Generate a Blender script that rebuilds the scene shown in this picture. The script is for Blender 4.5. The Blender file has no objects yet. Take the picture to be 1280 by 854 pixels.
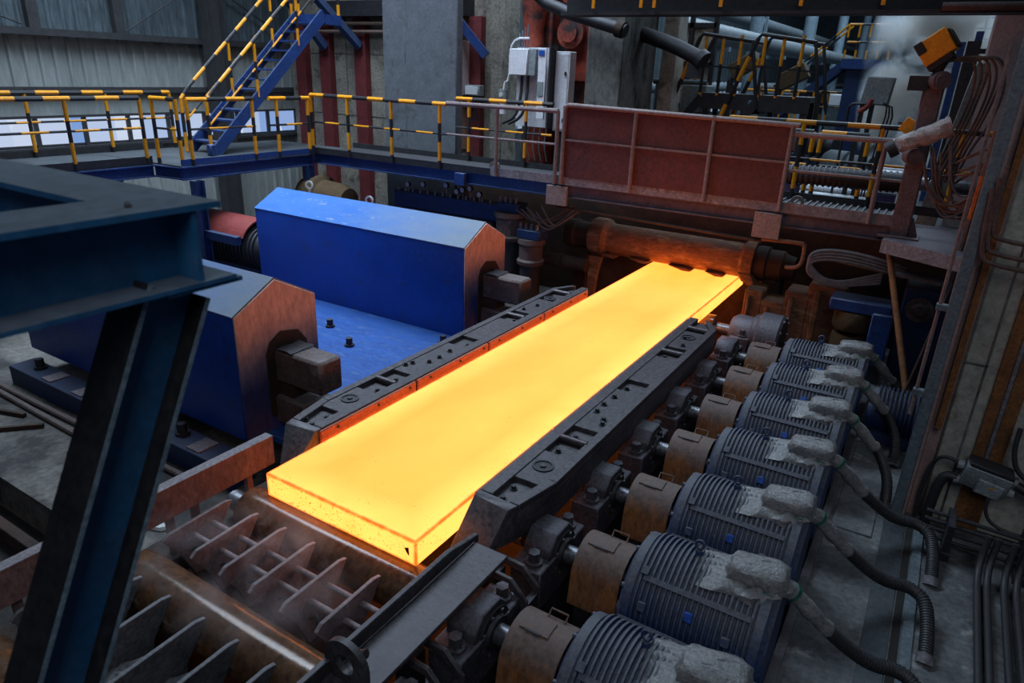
import bpy, bmesh, math, random
from mathutils import Vector, Matrix
random.seed(7)
S = bpy.context.scene
COL = S.collection
PI = math.pi

# ------------------------------------------------------------------ camera, world, light, exposure
cam_d = bpy.data.cameras.new('camera'); cam = bpy.data.objects.new('camera', cam_d); COL.objects.link(cam)
Rt, Up, Fw = (0.84825, 0.52833, 0.03649), (-0.22198, 0.29214, 0.93026), (-0.48082, 0.79720, -0.36509)
cam.matrix_world = Matrix(((Rt[0], Up[0], -Fw[0], 0), (Rt[1], Up[1], -Fw[1], 0), (Rt[2], Up[2], -Fw[2], 3.6), (0, 0, 0, 1)))
cam_d.sensor_width = 36; cam_d.lens = 861.2 / 1280 * 36; cam_d.clip_start = .05; cam_d.clip_end = 400
cam_d.dof.use_dof = True; cam_d.dof.focus_distance = 8.0; cam_d.dof.aperture_fstop = 2.2
S.camera = cam
w = bpy.data.worlds.new('hall_daylight'); S.world = w; w.use_nodes = True
w.node_tree.nodes['Background'].inputs[0].default_value = (.36, .55, 1, 1)
w.node_tree.nodes['Background'].inputs[1].default_value = .028
S.cycles.volume_bounces = 2
def area(name, loc, target, sx, sy, power, col, spread=PI):
    d = bpy.data.lights.new(name, 'AREA'); d.shape = 'RECTANGLE'; d.size = sx; d.size_y = sy; d.energy = power; d.color = col
    o = bpy.data.objects.new(name, d); COL.objects.link(o); o.location = loc
    d.spread = spread; o.rotation_euler = (Vector(target) - Vector(loc)).to_track_quat('-Z', 'Y').to_euler(); return o
area('roof_skylight', (-12, 10, 13), (-11.5, 10.5, 0), 6, 12, 1900, (.66, .82, 1), math.radians(105))
area('roof_skylight_far', (-3, 36, 16), (-3, 36, 0), 10, 36, 5000, (.62, .82, 1))
area('front_fill', (3, -5, 12), (-1, 7, 0), 6, 8, 420, (.82, .89, 1))  # unseen fill light added behind the camera to brighten front faces
S.view_settings.view_transform = 'Standard'; S.view_settings.look = 'None'
S.view_settings.exposure = 0.0; S.view_settings.gamma = 1.0; S.view_settings.use_curve_mapping = False

# ------------------------------------------------------------------ materials
MATS = {}
def M(name, c1, c2=None, sc=4., rough=.6, metal=0., bump=0., stain=None, stamt=.5, stsc=2., dust=None, damt=.7, stretch=(1, 1, 1), grad=None, grime=.42):
    m = bpy.data.materials.new(name); m.use_nodes = True; MATS[name] = m
    nt = m.node_tree; N = nt.nodes; L = nt.links; b = N['Principled BSDF']
    b.inputs['Roughness'].default_value = rough; b.inputs['Metallic'].default_value = metal
    g = N.new('ShaderNodeNewGeometry'); mp = N.new('ShaderNodeMapping'); mp.inputs['Scale'].default_value = stretch
    L.new(g.outputs['Position'], mp.inputs['Vector'])
    def noise(s, det=6.):
        n = N.new('ShaderNodeTexNoise'); n.inputs['Scale'].default_value = s; n.inputs['Detail'].default_value = det; n.inputs['Roughness'].default_value = .65
        L.new(mp.outputs[0], n.inputs['Vector']); return n
    def mix(f, a, bb):
        x = N.new('ShaderNodeMix'); x.data_type = 'RGBA'
        for s, v in ((x.inputs[0], f), (x.inputs[6], a), (x.inputs[7], bb)):
            if isinstance(v, bpy.types.NodeSocket): L.new(v, s)
            else: s.default_value = v if isinstance(v, float) else (*v, 1)
        return x.outputs[2]
    def ramp(src, lo, hi):
        r = N.new('ShaderNodeMapRange'); r.inputs[1].default_value = lo; r.inputs[2].default_value = hi; L.new(src, r.inputs[0]); return r.outputs[0]
    n1 = noise(sc)
    col = mix(ramp(n1.outputs[0], .35, .65), c1, c2 or tuple(v * .6 for v in c1))
    if stain:
        n2 = noise(stsc, 8.); col = mix(ramp(n2.outputs[0], .62 - stamt * .3, .72 - stamt * .25), col, stain)
    if grad:   # colour that gives way to another along one axis: (axis, from, to, colour)
        sp0 = N.new('ShaderNodeSeparateXYZ'); L.new(g.outputs['Position'], sp0.inputs[0]); n4 = noise(2.2)
        mu0 = N.new('ShaderNodeMath'); mu0.operation = 'MULTIPLY_ADD'; L.new(n4.outputs[0], mu0.inputs[0]); mu0.inputs[1].default_value = .8*(grad[2]-grad[1]); L.new(sp0.outputs[grad[0]], mu0.inputs[2])
        col = mix(ramp(mu0.outputs[0], grad[1]+.4*(grad[2]-grad[1]), grad[2]+.4*(grad[2]-grad[1])), col, grad[3])
    if dust:
        sp = N.new('ShaderNodeSeparateXYZ'); L.new(g.outputs['Normal'], sp.inputs[0])
        n3 = noise(7.); mu = N.new('ShaderNodeMath'); mu.operation = 'MULTIPLY_ADD'
        L.new(n3.outputs[0], mu.inputs[0]); mu.inputs[1].default_value = .8; L.new(sp.outputs[2], mu.inputs[2])
        dm = N.new('ShaderNodeMath'); dm.operation = 'MULTIPLY'; L.new(ramp(mu.outputs[0], .25, 1.1), dm.inputs[0]); dm.inputs[1].default_value = damt
        col = mix(dm.outputs[0], col, dust)
    # fine grime and wear
    ng = noise(sc * 4.3 + 9, 9.); gm = N.new('ShaderNodeMix'); gm.data_type = 'RGBA'; gm.blend_type = 'MULTIPLY'; gm.inputs[0].default_value = 1.
    gr = N.new('ShaderNodeMapRange'); gr.inputs[1].default_value = .30; gr.inputs[2].default_value = .68; gr.inputs[3].default_value = grime; gr.inputs[4].default_value = 1.12; L.new(ng.outputs[0], gr.inputs[0])
    L.new(col, gm.inputs[6]); L.new(gr.outputs[0], gm.inputs[7]); col = gm.outputs[2]
    rr = N.new('ShaderNodeMapRange'); rr.inputs[1].default_value = .3; rr.inputs[2].default_value = .7; rr.inputs[3].default_value = rough * .8; rr.inputs[4].default_value = min(1, rough * 1.2); L.new(ng.outputs[0], rr.inputs[0]); L.new(rr.outputs[0], b.inputs['Roughness'])
    L.new(col, b.inputs['Base Color'])
    if bump:
        bp = N.new('ShaderNodeBump'); bp.inputs['Strength'].default_value = bump; bp.inputs['Distance'].default_value = .02
        nb = noise(sc * 6, 4.); L.new(nb.outputs[0], bp.inputs['Height']); L.new(bp.outputs[0], b.inputs['Normal'])
    return m
def E_(name, col, st):
    m = bpy.data.materials.new(name); m.use_nodes = True; MATS[name] = m
    b = m.node_tree.nodes['Principled BSDF']; b.inputs['Base Color'].default_value = (.02, .02, .02, 1)
    b.inputs['Emission Color'].default_value = (*col, 1); b.inputs['Emission Strength'].default_value = st; return m
DUST = (.20, .205, .23); RUST = (.16, .055, .02)
M('concrete', (.46, .43, .37), (.31, .29, .25), 1.2, .9, bump=.35, stain=(.15, .13, .11), stamt=.22, grime=.62)
M('concrete_pale', (.34, .31, .26), (.22, .20, .17), 1.5, .9, bump=.2, stain=(.10, .08, .06), stamt=.25)
M('concrete_blue', (.115, .128, .147), (.085, .095, .11), 2.5, .9, bump=.25, stain=(.06, .06, .065), stamt=.2, grime=.7)
M('concrete_dark', (.20, .195, .18), (.13, .125, .115), 1.5, .9, bump=.3, stain=(.02, .018, .016), stamt=.42, stsc=1.3, stretch=(1, 1, .5))
M('concrete_orange', (.24, .12, .06), (.15, .075, .04), 1.2, .9, bump=.2)
M('floor_concrete', (.19, .195, .20), (.085, .09, .095), 1.6, .85, bump=.5, stain=(.30, .30, .30), stamt=.12, stsc=3.5)
M('floor_left', (.20, .185, .165), (.08, .075, .07), 1.0, .9, bump=.5, stain=(.035, .034, .033), stamt=.6, stsc=1.1)
M('floor_plate', (.10, .115, .13), (.055, .062, .07), 2., .6, .3, bump=.2)
M('pit', (.03, .025, .022), (.012, .011, .01), 2., .9, bump=.4)
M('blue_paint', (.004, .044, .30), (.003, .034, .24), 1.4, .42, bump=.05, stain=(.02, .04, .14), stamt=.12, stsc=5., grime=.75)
M('blue_roof_lit', (.02, .115, .40), (.035, .135, .38), 1.8, .8, bump=.06, stain=(.18, .24, .36), stamt=.12, stsc=4., stretch=(1, 3, 1), grad=(0, -9.3, -6.4, (.17, .21, .27)), grime=.82)  # housing blue with overhead light put into it; grey dust towards slab end
M('blue_base', (.014, .085, .33), (.01, .06, .25), 1.4, .5, bump=.05, stain=(.05, .12, .28), stamt=.25, stsc=3., stretch=(1, 3, 1), grime=.7)
M('blue_beam', (.008, .05, .24), (.006, .035, .16), 2., .5, dust=(.10, .12, .16), damt=.5)
M('blue_dark', (.006, .035, .15), (.004, .022, .085), 3., .55, dust=(.10, .11, .13), damt=.35)
M('blue_front', (.006, .15, .34), (.005, .11, .27), 2., .5, bump=.04, dust=(.17, .185, .20), damt=.8, grime=.7)
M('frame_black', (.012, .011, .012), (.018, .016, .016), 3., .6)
M('pale_edge', (.25, .34, .40), (.18, .26, .32), 8., .5)
M('motor_blue', (.012, .06, .22), (.01, .045, .16), 5., .6, dust=(.125, .13, .15), damt=.9, bump=.15)
M('motor_tag', (.01, .10, .5), (.01, .07, .35), 5., .5)
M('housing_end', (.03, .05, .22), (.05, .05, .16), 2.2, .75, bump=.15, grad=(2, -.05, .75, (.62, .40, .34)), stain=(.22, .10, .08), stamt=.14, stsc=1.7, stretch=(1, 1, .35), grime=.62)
M('rust_arm', (.17, .10, .085), (.10, .06, .05), 5., .75, .2, bump=.35, stain=(.25, .22, .22), stamt=.2, dust=(.22, .20, .20), damt=.5)
M('guide_steel', (.11, .10, .11), (.07, .063, .07), 3., .5, .35, bump=.2, dust=(.115, .105, .115), damt=.5)
M('wear_plate', (.12, .10, .11), (.08, .065, .07), 4., .45, .5, bump=.12)
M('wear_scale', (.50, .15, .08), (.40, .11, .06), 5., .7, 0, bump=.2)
M('black_iron', (.035, .034, .04), (.02, .02, .024), 6., .6, .3, bump=.3, dust=(.08, .078, .09), damt=.5)
M('bearing_iron', (.085, .078, .092), (.05, .046, .055), 5., .55, .2, bump=.35, dust=(.17, .155, .185), damt=.7)
M('cover_rust', (.46, .16, .025), (.30, .11, .03), 3., .7, .0, bump=.15, stain=(.13, .08, .065), stamt=.3, stsc=2.2, dust=(.15, .105, .09), damt=.95, stretch=(1, 1, .5))
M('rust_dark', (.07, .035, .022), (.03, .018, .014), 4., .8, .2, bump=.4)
M('rust_pipe', (.32, .14, .07), (.15, .07, .04), 5., .75, .1, bump=.5, stain=(.40, .24, .14), stamt=.25, stsc=6., stretch=(.3, 1, 1))
M('rust_plate', (.30, .165, .15), (.19, .095, .085), 5., .8, .1, bump=.3, dust=(.30, .32, .36), damt=.6, stretch=(1, 1, .5))
M('roller_steel', (.19, .095, .048), (.10, .06, .04), 2., .16, .1, bump=.05, stain=(.24, .10, .035), stamt=.3)
M('fin_steel', (.30, .22, .23), (.20, .15, .16), 4., .7, .1, bump=.25, dust=(.30, .27, .28), damt=.4)
M('fin_grey', (.14, .14, .155), (.09, .09, .10), 4., .7, .1, bump=.4, dust=(.26, .26, .28), damt=.6)
M('shaft_steel', (.35, .36, .40), (.2, .2, .22), 4., .4, .8)
M('yellow', (.82, .33, .006), (.70, .27, .005), 6., .45, grime=.7)
M('black_paint', (.014, .014, .018), (.02, .02, .024), 6., .5)
M('pink_rail', (.25, .185, .18), (.18, .13, .13), 6., .6, bump=.1)
M('red_panel', (.115, .032, .027), (.08, .024, .022), 2., .65, bump=.06, stain=(.16, .035, .02), stamt=.15, stsc=2.)
M('kick_dust', (.25, .235, .26), (.16, .15, .165), 3., .8, bump=.2, stain=(.36, .34, .36), stamt=.2, stsc=6.)
M('beam_dusty', (.10, .085, .12), (.07, .055, .075), 2., .6, bump=.1, dust=(.18, .15, .17), damt=.5)
M('pad_pink', (.27, .22, .21), (.22, .175, .165), 6., .7, bump=.1)
M('cladding', (.33, .35, .34), (.26, .28, .275), .8, .7, bump=.03, stain=(.15, .14, .13), stamt=.12, stsc=2.5, stretch=(1, 1, .2), grime=.8)
M('cladding_blue', (.105, .14, .16), (.08, .11, .13), .8, .7, bump=.03, stretch=(1, 1, .2))
M('girt', (.055, .055, .06), (.04, .04, .045), 3., .7)
M('red_column', (.19, .025, .03), (.13, .02, .022), 3., .65, bump=.05)
M('mill_red', (.38, .06, .03), (.22, .035, .02), 2., .65, bump=.2, stain=(.03, .02, .02), stamt=.45, stsc=1.4)
M('white_cabinet', (.72, .73, .77), (.62, .63, .67), 4., .55, grime=.8)
M('cabinet_pink', (.50, .38, .37), (.42, .31, .30), 4., .6, grime=.75)
M('cabinet_grey', (.28, .32, .33), (.22, .26, .27), 4., .6)
M('pale_column', (.30, .40, .48), (.23, .31, .38), 2., .6)
M('pale_pipe', (.25, .29, .32), (.18, .21, .24), 2., .5)
M('far_machine', (.10, .13, .15), (.05, .07, .08), 2., .7)
M('pylon_pink', (.20, .135, .14), (.13, .09, .10), 5., .6, .1, bump=.15)
M('plastic_wrap', (.34, .335, .33), (.19, .19, .195), 5., .2, bump=.7, dust=(.27, .27, .275), damt=.5, grime=.5)
M('clear_wrap', (.55, .48, .45), (.32, .25, .24), 6., .15, bump=.7, grime=.6)
M('hose', (.022, .022, .026), (.03, .03, .034), 10., .55, dust=(.07, .07, .075), damt=.5)
M('cable_brown', (.20, .13, .10), (.13, .085, .07), 10., .55)
M('cable_grey', (.16, .155, .17), (.10, .10, .11), 10., .55)
M('conduit_blue', (.17, .22, .25), (.12, .16, .185), 4., .6, bump=.1)
M('rust_channel', (.30, .12, .035), (.16, .06, .02), 4., .85, bump=.5)
M('post_pink', (.36, .23, .21), (.27, .18, .165), 4., .65, bump=.1, grime=.65)
M('junction_grey', (.42, .47, .48), (.30, .34, .36), 8., .5, bump=.1)
M('chain_gold', (.16, .10, .045), (.08, .05, .025), 30., .5, .5, bump=.9)
M('red_cover', (.30, .05, .045), (.24, .04, .035), 3., .55)
M('orange_paint', (.60, .16, .03), (.5, .12, .02), 3., .55)
M('gauge_face', (.65, .65, .62), (.6, .6, .58), 4., .4)
M('green_tie', (.02, .16, .10), (.02, .12, .08), 4., .5)
M('salmon', (.55, .22, .17), (.45, .18, .14), 4., .6)
E_('window_light', (.62, .80, 1), .85)
def _win():
    m = MATS['window_light']; N = m.node_tree.nodes; L = m.node_tree.links; b = N['Principled BSDF']; g = N.new('ShaderNodeNewGeometry')
    v = N.new('ShaderNodeTexVoronoi'); v.inputs['Scale'].default_value = 1.3; mp = N.new('ShaderNodeMapping'); mp.inputs['Scale'].default_value = (1, 1, .12); L.new(g.outputs['Position'], mp.inputs[0]); L.new(mp.outputs[0], v.inputs['Vector'])
    x = N.new('ShaderNodeMix'); x.data_type = 'RGBA'; sc = N.new('ShaderNodeSeparateColor'); L.new(v.outputs['Color'], sc.inputs[0]); L.new(sc.outputs[0], x.inputs[0])
    x.inputs[6].default_value = (.20, .36, .75, 1); x.inputs[7].default_value = (.78, .86, 1, 1); L.new(x.outputs[2], b.inputs['Emission Color'])
_win()
E_('far_window', (.55, .75, 1), .45)
E_('green_lamp', (.15, .8, .7), 1.0)
def slab_mat():
    """glowing steel: faces hottest a hand's breadth inside the long edges, scale cooler on the arrises, dark scale specks by the edges and on the end face"""
    m = bpy.data.materials.new('hot_steel'); m.use_nodes = True; MATS['hot_steel'] = m
    nt = m.node_tree; N = nt.nodes; L = nt.links; b = N['Principled BSDF']
    b.inputs['Base Color'].default_value = (.05, .03, .02, 1); b.inputs['Roughness'].default_value = .9
    tc = N.new('ShaderNodeTexCoord'); sp = N.new('ShaderNodeSeparateXYZ'); L.new(tc.outputs['Object'], sp.inputs[0])
    def math_(op, a, c=None):
        x = N.new('ShaderNodeMath'); x.operation = op
        for s_, q in zip(x.inputs, (a, c)):
            if q is None: continue
            if isinstance(q, (int, float)): s_.default_value = q
            else: L.new(q, s_)
        return x.outputs[0]
    def rng(src, lo, hi, a=0., c=1.):
        r = N.new('ShaderNodeMapRange'); L.new(src, r.inputs[0])
        for k, q in zip((1, 2, 3, 4), (lo, hi, a, c)): r.inputs[k].default_value = q
        return r.outputs[0]
    def noise(sc, det, st=(1, 1, 1)):
        mp = N.new('ShaderNodeMapping'); mp.inputs['Scale'].default_value = st; L.new(tc.outputs['Object'], mp.inputs[0])
        n = N.new('ShaderNodeTexNoise'); n.inputs['Scale'].default_value = sc; n.inputs['Detail'].default_value = det; L.new(mp.outputs[0], n.inputs['Vector']); return n.outputs[0]
    def mixc(f, a, c):
        x = N.new('ShaderNodeMix'); x.data_type = 'RGBA'
        for s_, q in ((x.inputs[0], f), (x.inputs[6], a), (x.inputs[7], c)):
            if isinstance(q, tuple): s_.default_value = (*q, 1)
            else: L.new(q, s_)
        return x.outputs[2]
    ax = math_('ABSOLUTE', sp.outputs[0]); dx = math_('SUBTRACT', .905, ax); dy = math_('ADD', sp.outputs[1], 6.21); dz = math_('SUBTRACT', .25, sp.outputs[2]); dzb = sp.outputs[2]
    edge = math_('MINIMUM', dx, dy)
    hot = math_('MULTIPLY', rng(edge, .03, .38, 1, 0), rng(noise(1.3, 3), .3, .6, .35, 1))
    n1 = rng(noise(1.0, 4, (1, .45, 1)), .32, .66)
    base = mixc(n1, (3.0, .57, .062), (3.0, .70, .100)); base = mixc(hot, base, (3.1, .90, .165))
    # arris: the two smallest of the three distances are both tiny
    def pair(a, c): return math_('MAXIMUM', a, c)
    ar = math_('MINIMUM', pair(math_('ABSOLUTE', dx), math_('ABSOLUTE', dz)), pair(math_('ABSOLUTE', dy), math_('ABSOLUTE', dz)))
    ar = math_('MINIMUM', ar, math_('MINIMUM', pair(math_('ABSOLUTE', dx), math_('ABSOLUTE', dy)), pair(math_('ABSOLUTE', dy), dzb)))
    ar = math_('ADD', ar, rng(noise(9, 2), .3, .7, -.006, .006))
    col = mixc(rng(ar, .006, .034), (1.15, .20, .012), base)
    specks = rng(noise(55, 2), .63, .68)
    where = math_('MAXIMUM', math_('MULTIPLY', rng(edge, .02, .25, 1, 0), rng(noise(2.1, 2), .45, .6)), math_('MULTIPLY', rng(dy, .01, .03, 1, 0), rng(sp.outputs[0], -.5, .9, 1.3, .35)))
    where = math_('MAXIMUM', where, rng(noise(2.6, 2), .62, .72, 0, .6))
    col = mixc(math_('MULTIPLY', specks, where), col, (.55, .16, .01))
    L.new(col, b.inputs['Emission Color']); b.inputs['Emission Strength'].default_value = 1.0
slab_mat()

# ------------------------------------------------------------------ builders
OFF = {}
def V(*a): return Vector(a)
class MB:
    def __init__(s): s.v = []; s.f = []; s.m = []; s.mi = 0
    def add(s, vs, fs):
        k = len(s.v); s.v += [tuple(x) for x in vs]
        for f in fs: s.f.append(tuple(i + k for i in f)); s.m.append(s.mi)
        return s
    def box(s, x0, x1, y0, y1, z0, z1):
        return s.add([(x0,y0,z0),(x1,y0,z0),(x1,y1,z0),(x0,y1,z0),(x0,y0,z1),(x1,y0,z1),(x1,y1,z1),(x0,y1,z1)],
                     [(3,2,1,0),(4,5,6,7),(0,1,5,4),(1,2,6,5),(2,3,7,6),(3,0,4,7)])
    def obox(s, c, ax, ay, az):
        c, ax, ay, az = Vector(c), Vector(ax), Vector(ay), Vector(az)
        P = [c + ax*i + ay*j + az*k for k in (-1,1) for i, j in ((-1,-1),(1,-1),(1,1),(-1,1))]
        return s.add(P, [(3,2,1,0),(4,5,6,7),(0,1,5,4),(1,2,6,5),(2,3,7,6),(3,0,4,7)])
    def bar(s, p0, p1, wd, h, up=(0,0,1)):
        p0, p1 = Vector(p0), Vector(p1); d = p1 - p0; L = d.length; d = d / L
        sd = d.cross(Vector(up)); sd = sd.normalized() if sd.length > 1e-5 else d.orthogonal().normalized(); u = sd.cross(d)
        return s.obox((p0+p1)/2, d*L/2, sd*wd/2, u*h/2)
    def cyl(s, p0, p1, r, n=14, r1=None, caps=True):
        p0, p1 = Vector(p0), Vector(p1); r1 = r if r1 is None else r1; d = (p1-p0).normalized()
        a = d.cross(Vector((0,0,1))); a = a.normalized() if a.length > 1e-4 else Vector((1,0,0)); b = d.cross(a)
        vs = []
        for p, q in ((p0, r), (p1, r1)):
            for i in range(n): t = 2*PI*i/n; vs.append(p + (a*math.cos(t) + b*math.sin(t))*q)
        fs = [(i, (i+1) % n, n+(i+1) % n, n+i) for i in range(n)]
        if caps: fs += [tuple(range(n-1, -1, -1)), tuple(range(n, 2*n))]
        return s.add(vs, fs)
    def lathe(s, p0, d, prof, n=24, a0=0, a1=2*PI):
        p0, d = Vector(p0), Vector(d).normalized(); a = d.cross(Vector((0,0,1))); a = a.normalized() if a.length > 1e-4 else Vector((1,0,0)); b = d.cross(a)
        vs, fs = [], []
        for t, r in prof:
            for i in range(n): q = 2*PI*i/n; vs.append(p0 + d*t + (a*math.cos(q) + b*math.sin(q))*r)
        for k in range(len(prof)-1):
            for i in range(n): fs.append((k*n+i, k*n+(i+1) % n, (k+1)*n+(i+1) % n, (k+1)*n+i))
        return s.add(vs, fs)
    def tube(s, pts, r, n=8, smooth=0):
        P = [Vector(p) for p in pts]
        for _ in range(smooth):
            Q = [P[0]]
            for a, b in zip(P, P[1:]): Q += [a*.75+b*.25, a*.25+b*.75]
            P = Q + [P[-1]]
        vs, fs = [], []; prev = None
        for i, p in enumerate(P):
            d = (P[min(i+1, len(P)-1)] - P[max(i-1, 0)]).normalized()
            if prev is None: a = d.orthogonal().normalized()
            else: a = prev - d*prev.dot(d); a = a.normalized() if a.length > 1e-6 else d.orthogonal().normalized()
            prev = a; b = d.cross(a); q = r(i/(len(P)-1)) if callable(r) else r
            for k in range(n): t = 2*PI*k/n; vs.append(p + (a*math.cos(t)+b*math.sin(t))*q)
        for i in range(len(P)-1):
            for k in range(n): fs.append((i*n+k, i*n+(k+1) % n, (i+1)*n+(k+1) % n, (i+1)*n+k))
        fs += [tuple(range(n-1,-1,-1)), tuple(range((len(P)-1)*n, len(P)*n))]
        return s.add(vs, fs)
    def prism(s, poly, axis, a0, a1):
        f = {'x': lambda u, v, t: (t, u, v), 'y': lambda u, v, t: (u, t, v), 'z': lambda u, v, t: (u, v, t)}[axis]; n = len(poly)
        return s.add([f(u, v, a0) for u, v in poly] + [f(u, v, a1) for u, v in poly],
                     [tuple(range(n-1,-1,-1)), tuple(range(n, 2*n))] + [(i, (i+1) % n, n+(i+1) % n, n+i) for i in range(n)])
    def bolt(s, p, d, r, h): p, d = Vector(p), Vector(d); s.cyl(p, p+d*h*.25, r*1.5, 10); return s.cyl(p+d*h*.25, p+d*h, r, 6)
    def sphere(s, c, r, nu=12, nv=8, sc=(1,1,1)):
        vs = [(c[0], c[1], c[2]-r*sc[2])]; fs = []
        for j in range(1, nv):
            ph = -PI/2 + PI*j/nv
            for i in range(nu): t = 2*PI*i/nu; vs.append((c[0]+r*sc[0]*math.cos(ph)*math.cos(t), c[1]+r*sc[1]*math.cos(ph)*math.sin(t), c[2]+r*sc[2]*math.sin(ph)))
        vs.append((c[0], c[1], c[2]+r*sc[2])); T = len(vs)-1
        for i in range(nu):
            fs.append((0, 1+(i+1) % nu, 1+i)); fs.append((T, T-nu+i, T-nu+(i+1) % nu))
            for j in range(nv-2): a = 1+j*nu; fs.append((a+i, a+(i+1) % nu, a+nu+(i+1) % nu, a+nu+i))
        return s.add(vs, fs)
    def build(s, name, mat, parent=None, bev=0, jit=0, sub=0):
        if parent is not None: off = OFF[parent.name]
        else:
            xs = [min(v[i] for v in s.v) for i in range(3)]; xe = [max(v[i] for v in s.v) for i in range(3)]
            off = Vector(((xs[0]+xe[0])/2, (xs[1]+xe[1])/2, xs[2]))
        me = bpy.data.meshes.new(name); me.from_pydata([tuple(Vector(v)-off) for v in s.v], [], s.f)
        for mm in (mat if isinstance(mat, (list, tuple)) else [mat]): me.materials.append(MATS[mm])
        for p, i in zip(me.polygons, s.m): p.material_index = i
        bm = bmesh.new(); bm.from_mesh(me); bmesh.ops.recalc_face_normals(bm, faces=bm.faces)
        if sub: bmesh.ops.subdivide_edges(bm, edges=bm.edges[:], cuts=sub, use_grid_fill=True)
        if jit:
            rn = random.Random(len(s.v))
            for v in bm.verts: v.co += Vector((rn.uniform(-1,1), rn.uniform(-1,1), rn.uniform(-1,1)))*jit
        if bev:
            ed = [e for e in bm.edges if len(e.link_faces) == 2 and e.calc_face_angle(0) > .5]
            bmesh.ops.bevel(bm, geom=ed, offset=bev, segments=1, affect='EDGES', clamp_overlap=True)
        bm.to_mesh(me); bm.free(); me.shade_smooth(); me.set_sharp_from_angle(angle=math.radians(38))
        o = bpy.data.objects.new(name, me); COL.objects.link(o)
        if parent is not None: o.parent = parent
        else: o.location = off
        OFF[o.name] = off; return o
def tag(o, label, cat, group=None):
    o['label'] = label; o['category'] = cat
    if group: o['group'] = group
    return o
def struct(o, label=None):
    o['kind'] = 'structure'
    if label: o['label'] = label
    return o
def thing(name, label, cat, loc, group=None):
    o = bpy.data.objects.new(name, None); COL.objects.link(o); o.location = loc; o.empty_display_size = .1; OFF[o.name] = Vector(loc)
    return tag(o, label, cat, group)
def dup(root, d, label):
    def cp(o, par):
        c = o.copy(); COL.objects.link(c)
        if par: c.parent = par
        for ch in o.children: cp(ch, c)
        return c
    r = cp(root, None); r.location = root.location + Vector(d); r['label'] = label; OFF[r.name] = OFF[root.name] + Vector(d); return r
YB = ['yellow', 'black_paint']
def striped(mb, pts, r, seg=.32, n=8, start=0):
    k = start; carry = 0.
    for a, b in zip(pts, pts[1:]):
        a, b = Vector(a), Vector(b); L = (b-a).length; t = 0
        while t < L-1e-5:
            e = min(L, t+seg-carry); mb.mi = k % 2; mb.cyl(a+(b-a)*t/L, a+(b-a)*e/L, r, n)
            if e-t >= seg-carry-1e-6: k += 1; carry = 0
            else: carry += e-t
            t = e
    mb.mi = 0; return mb
def railing(name, label, pts, posts, h=1.25, group=None, plain=None, seg=.45, r=.038, drop=0., midh=.55, pseg=.38):
    """guard rail along a line of base points: top_rail, mid_rail and one post per base position"""
    t = thing(name, label, 'railing', pts[0], group)
    up = Vector((0,0,h))
    def line(nm, zz, rr, st):
        mb = MB(); P = [Vector(p)+Vector((0,0,zz)) for p in pts]
        if plain: mb.tube(P, rr, 8); mb.build(nm, plain, t)
        else: striped(mb, P, rr, seg, 8, st).build(nm, YB, t)
    line('top_rail', h, r*1.15, 0); line('mid_rail', h*midh, r*.6, 1)
    for p in posts:
        mb = MB(); p = Vector(p)
        if plain: mb.cyl(p-Vector((0,0,drop)), p+up, r, 8); mb.build('post', plain, t)
        else: striped(mb, [p+up, p-Vector((0,0,drop))], r, pseg, 8).build('post', YB, t)
    return t
def ibeam_x(mb, x0, x1, y, z0, z1, wd, tf=.02, tw=.015):
    mb.box(x0, x1, y-wd/2, y+wd/2, z1-tf, z1); mb.box(x0, x1, y-wd/2, y+wd/2, z0, z0+tf); return mb.box(x0, x1, y-tw/2, y+tw/2, z0+tf, z1-tf)
def ibeam(mb, p0, p1, depth, wd, up, tf=.025, tw=.02):
    """I section from p0 to p1; the web lies in the plane of the axis and up"""
    p0, p1, up = Vector(p0), Vector(p1), Vector(up); d = (p1-p0); L = d.length; d /= L; sd = d.cross(up).normalized(); u = sd.cross(d); c = (p0+p1)/2
    mb.obox(c+u*(depth/2-tf/2), d*L/2, sd*wd/2, u*tf/2); mb.obox(c-u*(depth/2-tf/2), d*L/2, sd*wd/2, u*tf/2)
    return mb.obox(c, d*L/2, sd*tw/2, u*(depth/2-tf))

# ------------------------------------------------------------------ the setting
AX = -.47                                    # height of the roller axes
KY = [3.55 + 1.155*k for k in range(-2, 8)]  # roller positions along the table
fl = struct(MB().box(-.30, 6, -2, 14.2, -1.15, -.95).build('floor', 'floor_concrete'))
struct(MB().box(-20, -5.5, 2.85, 11.4, -1.7, -1.12).build('floor_left', 'floor_left'))
struct(MB().box(-20, -5.5, -2, 2.85, -1.9, -1.6).build('floor_trench', 'pit'))
struct(MB().box(-5.5, -.30, -2, 19, -1.9, -1.7).build('floor_pit', 'pit'))
struct(MB().box(-20, -5.5, 11.4, 19, -1.4, -1.15).build('floor_back', 'floor_left'))
struct(MB().box(-30, 20, 19, 95, -1.4, -1.0).build('floor_far', 'floor_plate'))
struct(MB().box(-.34, -.26, -2, 11.5, -1.7, -.90).build('trim_1', 'guide_steel'))
# strips let into the right-hand floor along the motors
for i, (x0, x1, y1, m, z) in enumerate(((.27, .48, 8.0, 'floor_plate', -.94), (.49, .56, 8.0, 'pit', -.945), (.57, .66, 8.0, 'conduit_blue', -.925), (-.22, .18, 7.3, 'floor_concrete', -.93))):
    struct(MB().box(x0, x1, 7.35 if i == 3 else 2.0, y1 + (2.3 if i == 3 else 0), -.96, z).build('trim_%d' % (i+2), m, bev=.004))
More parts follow.
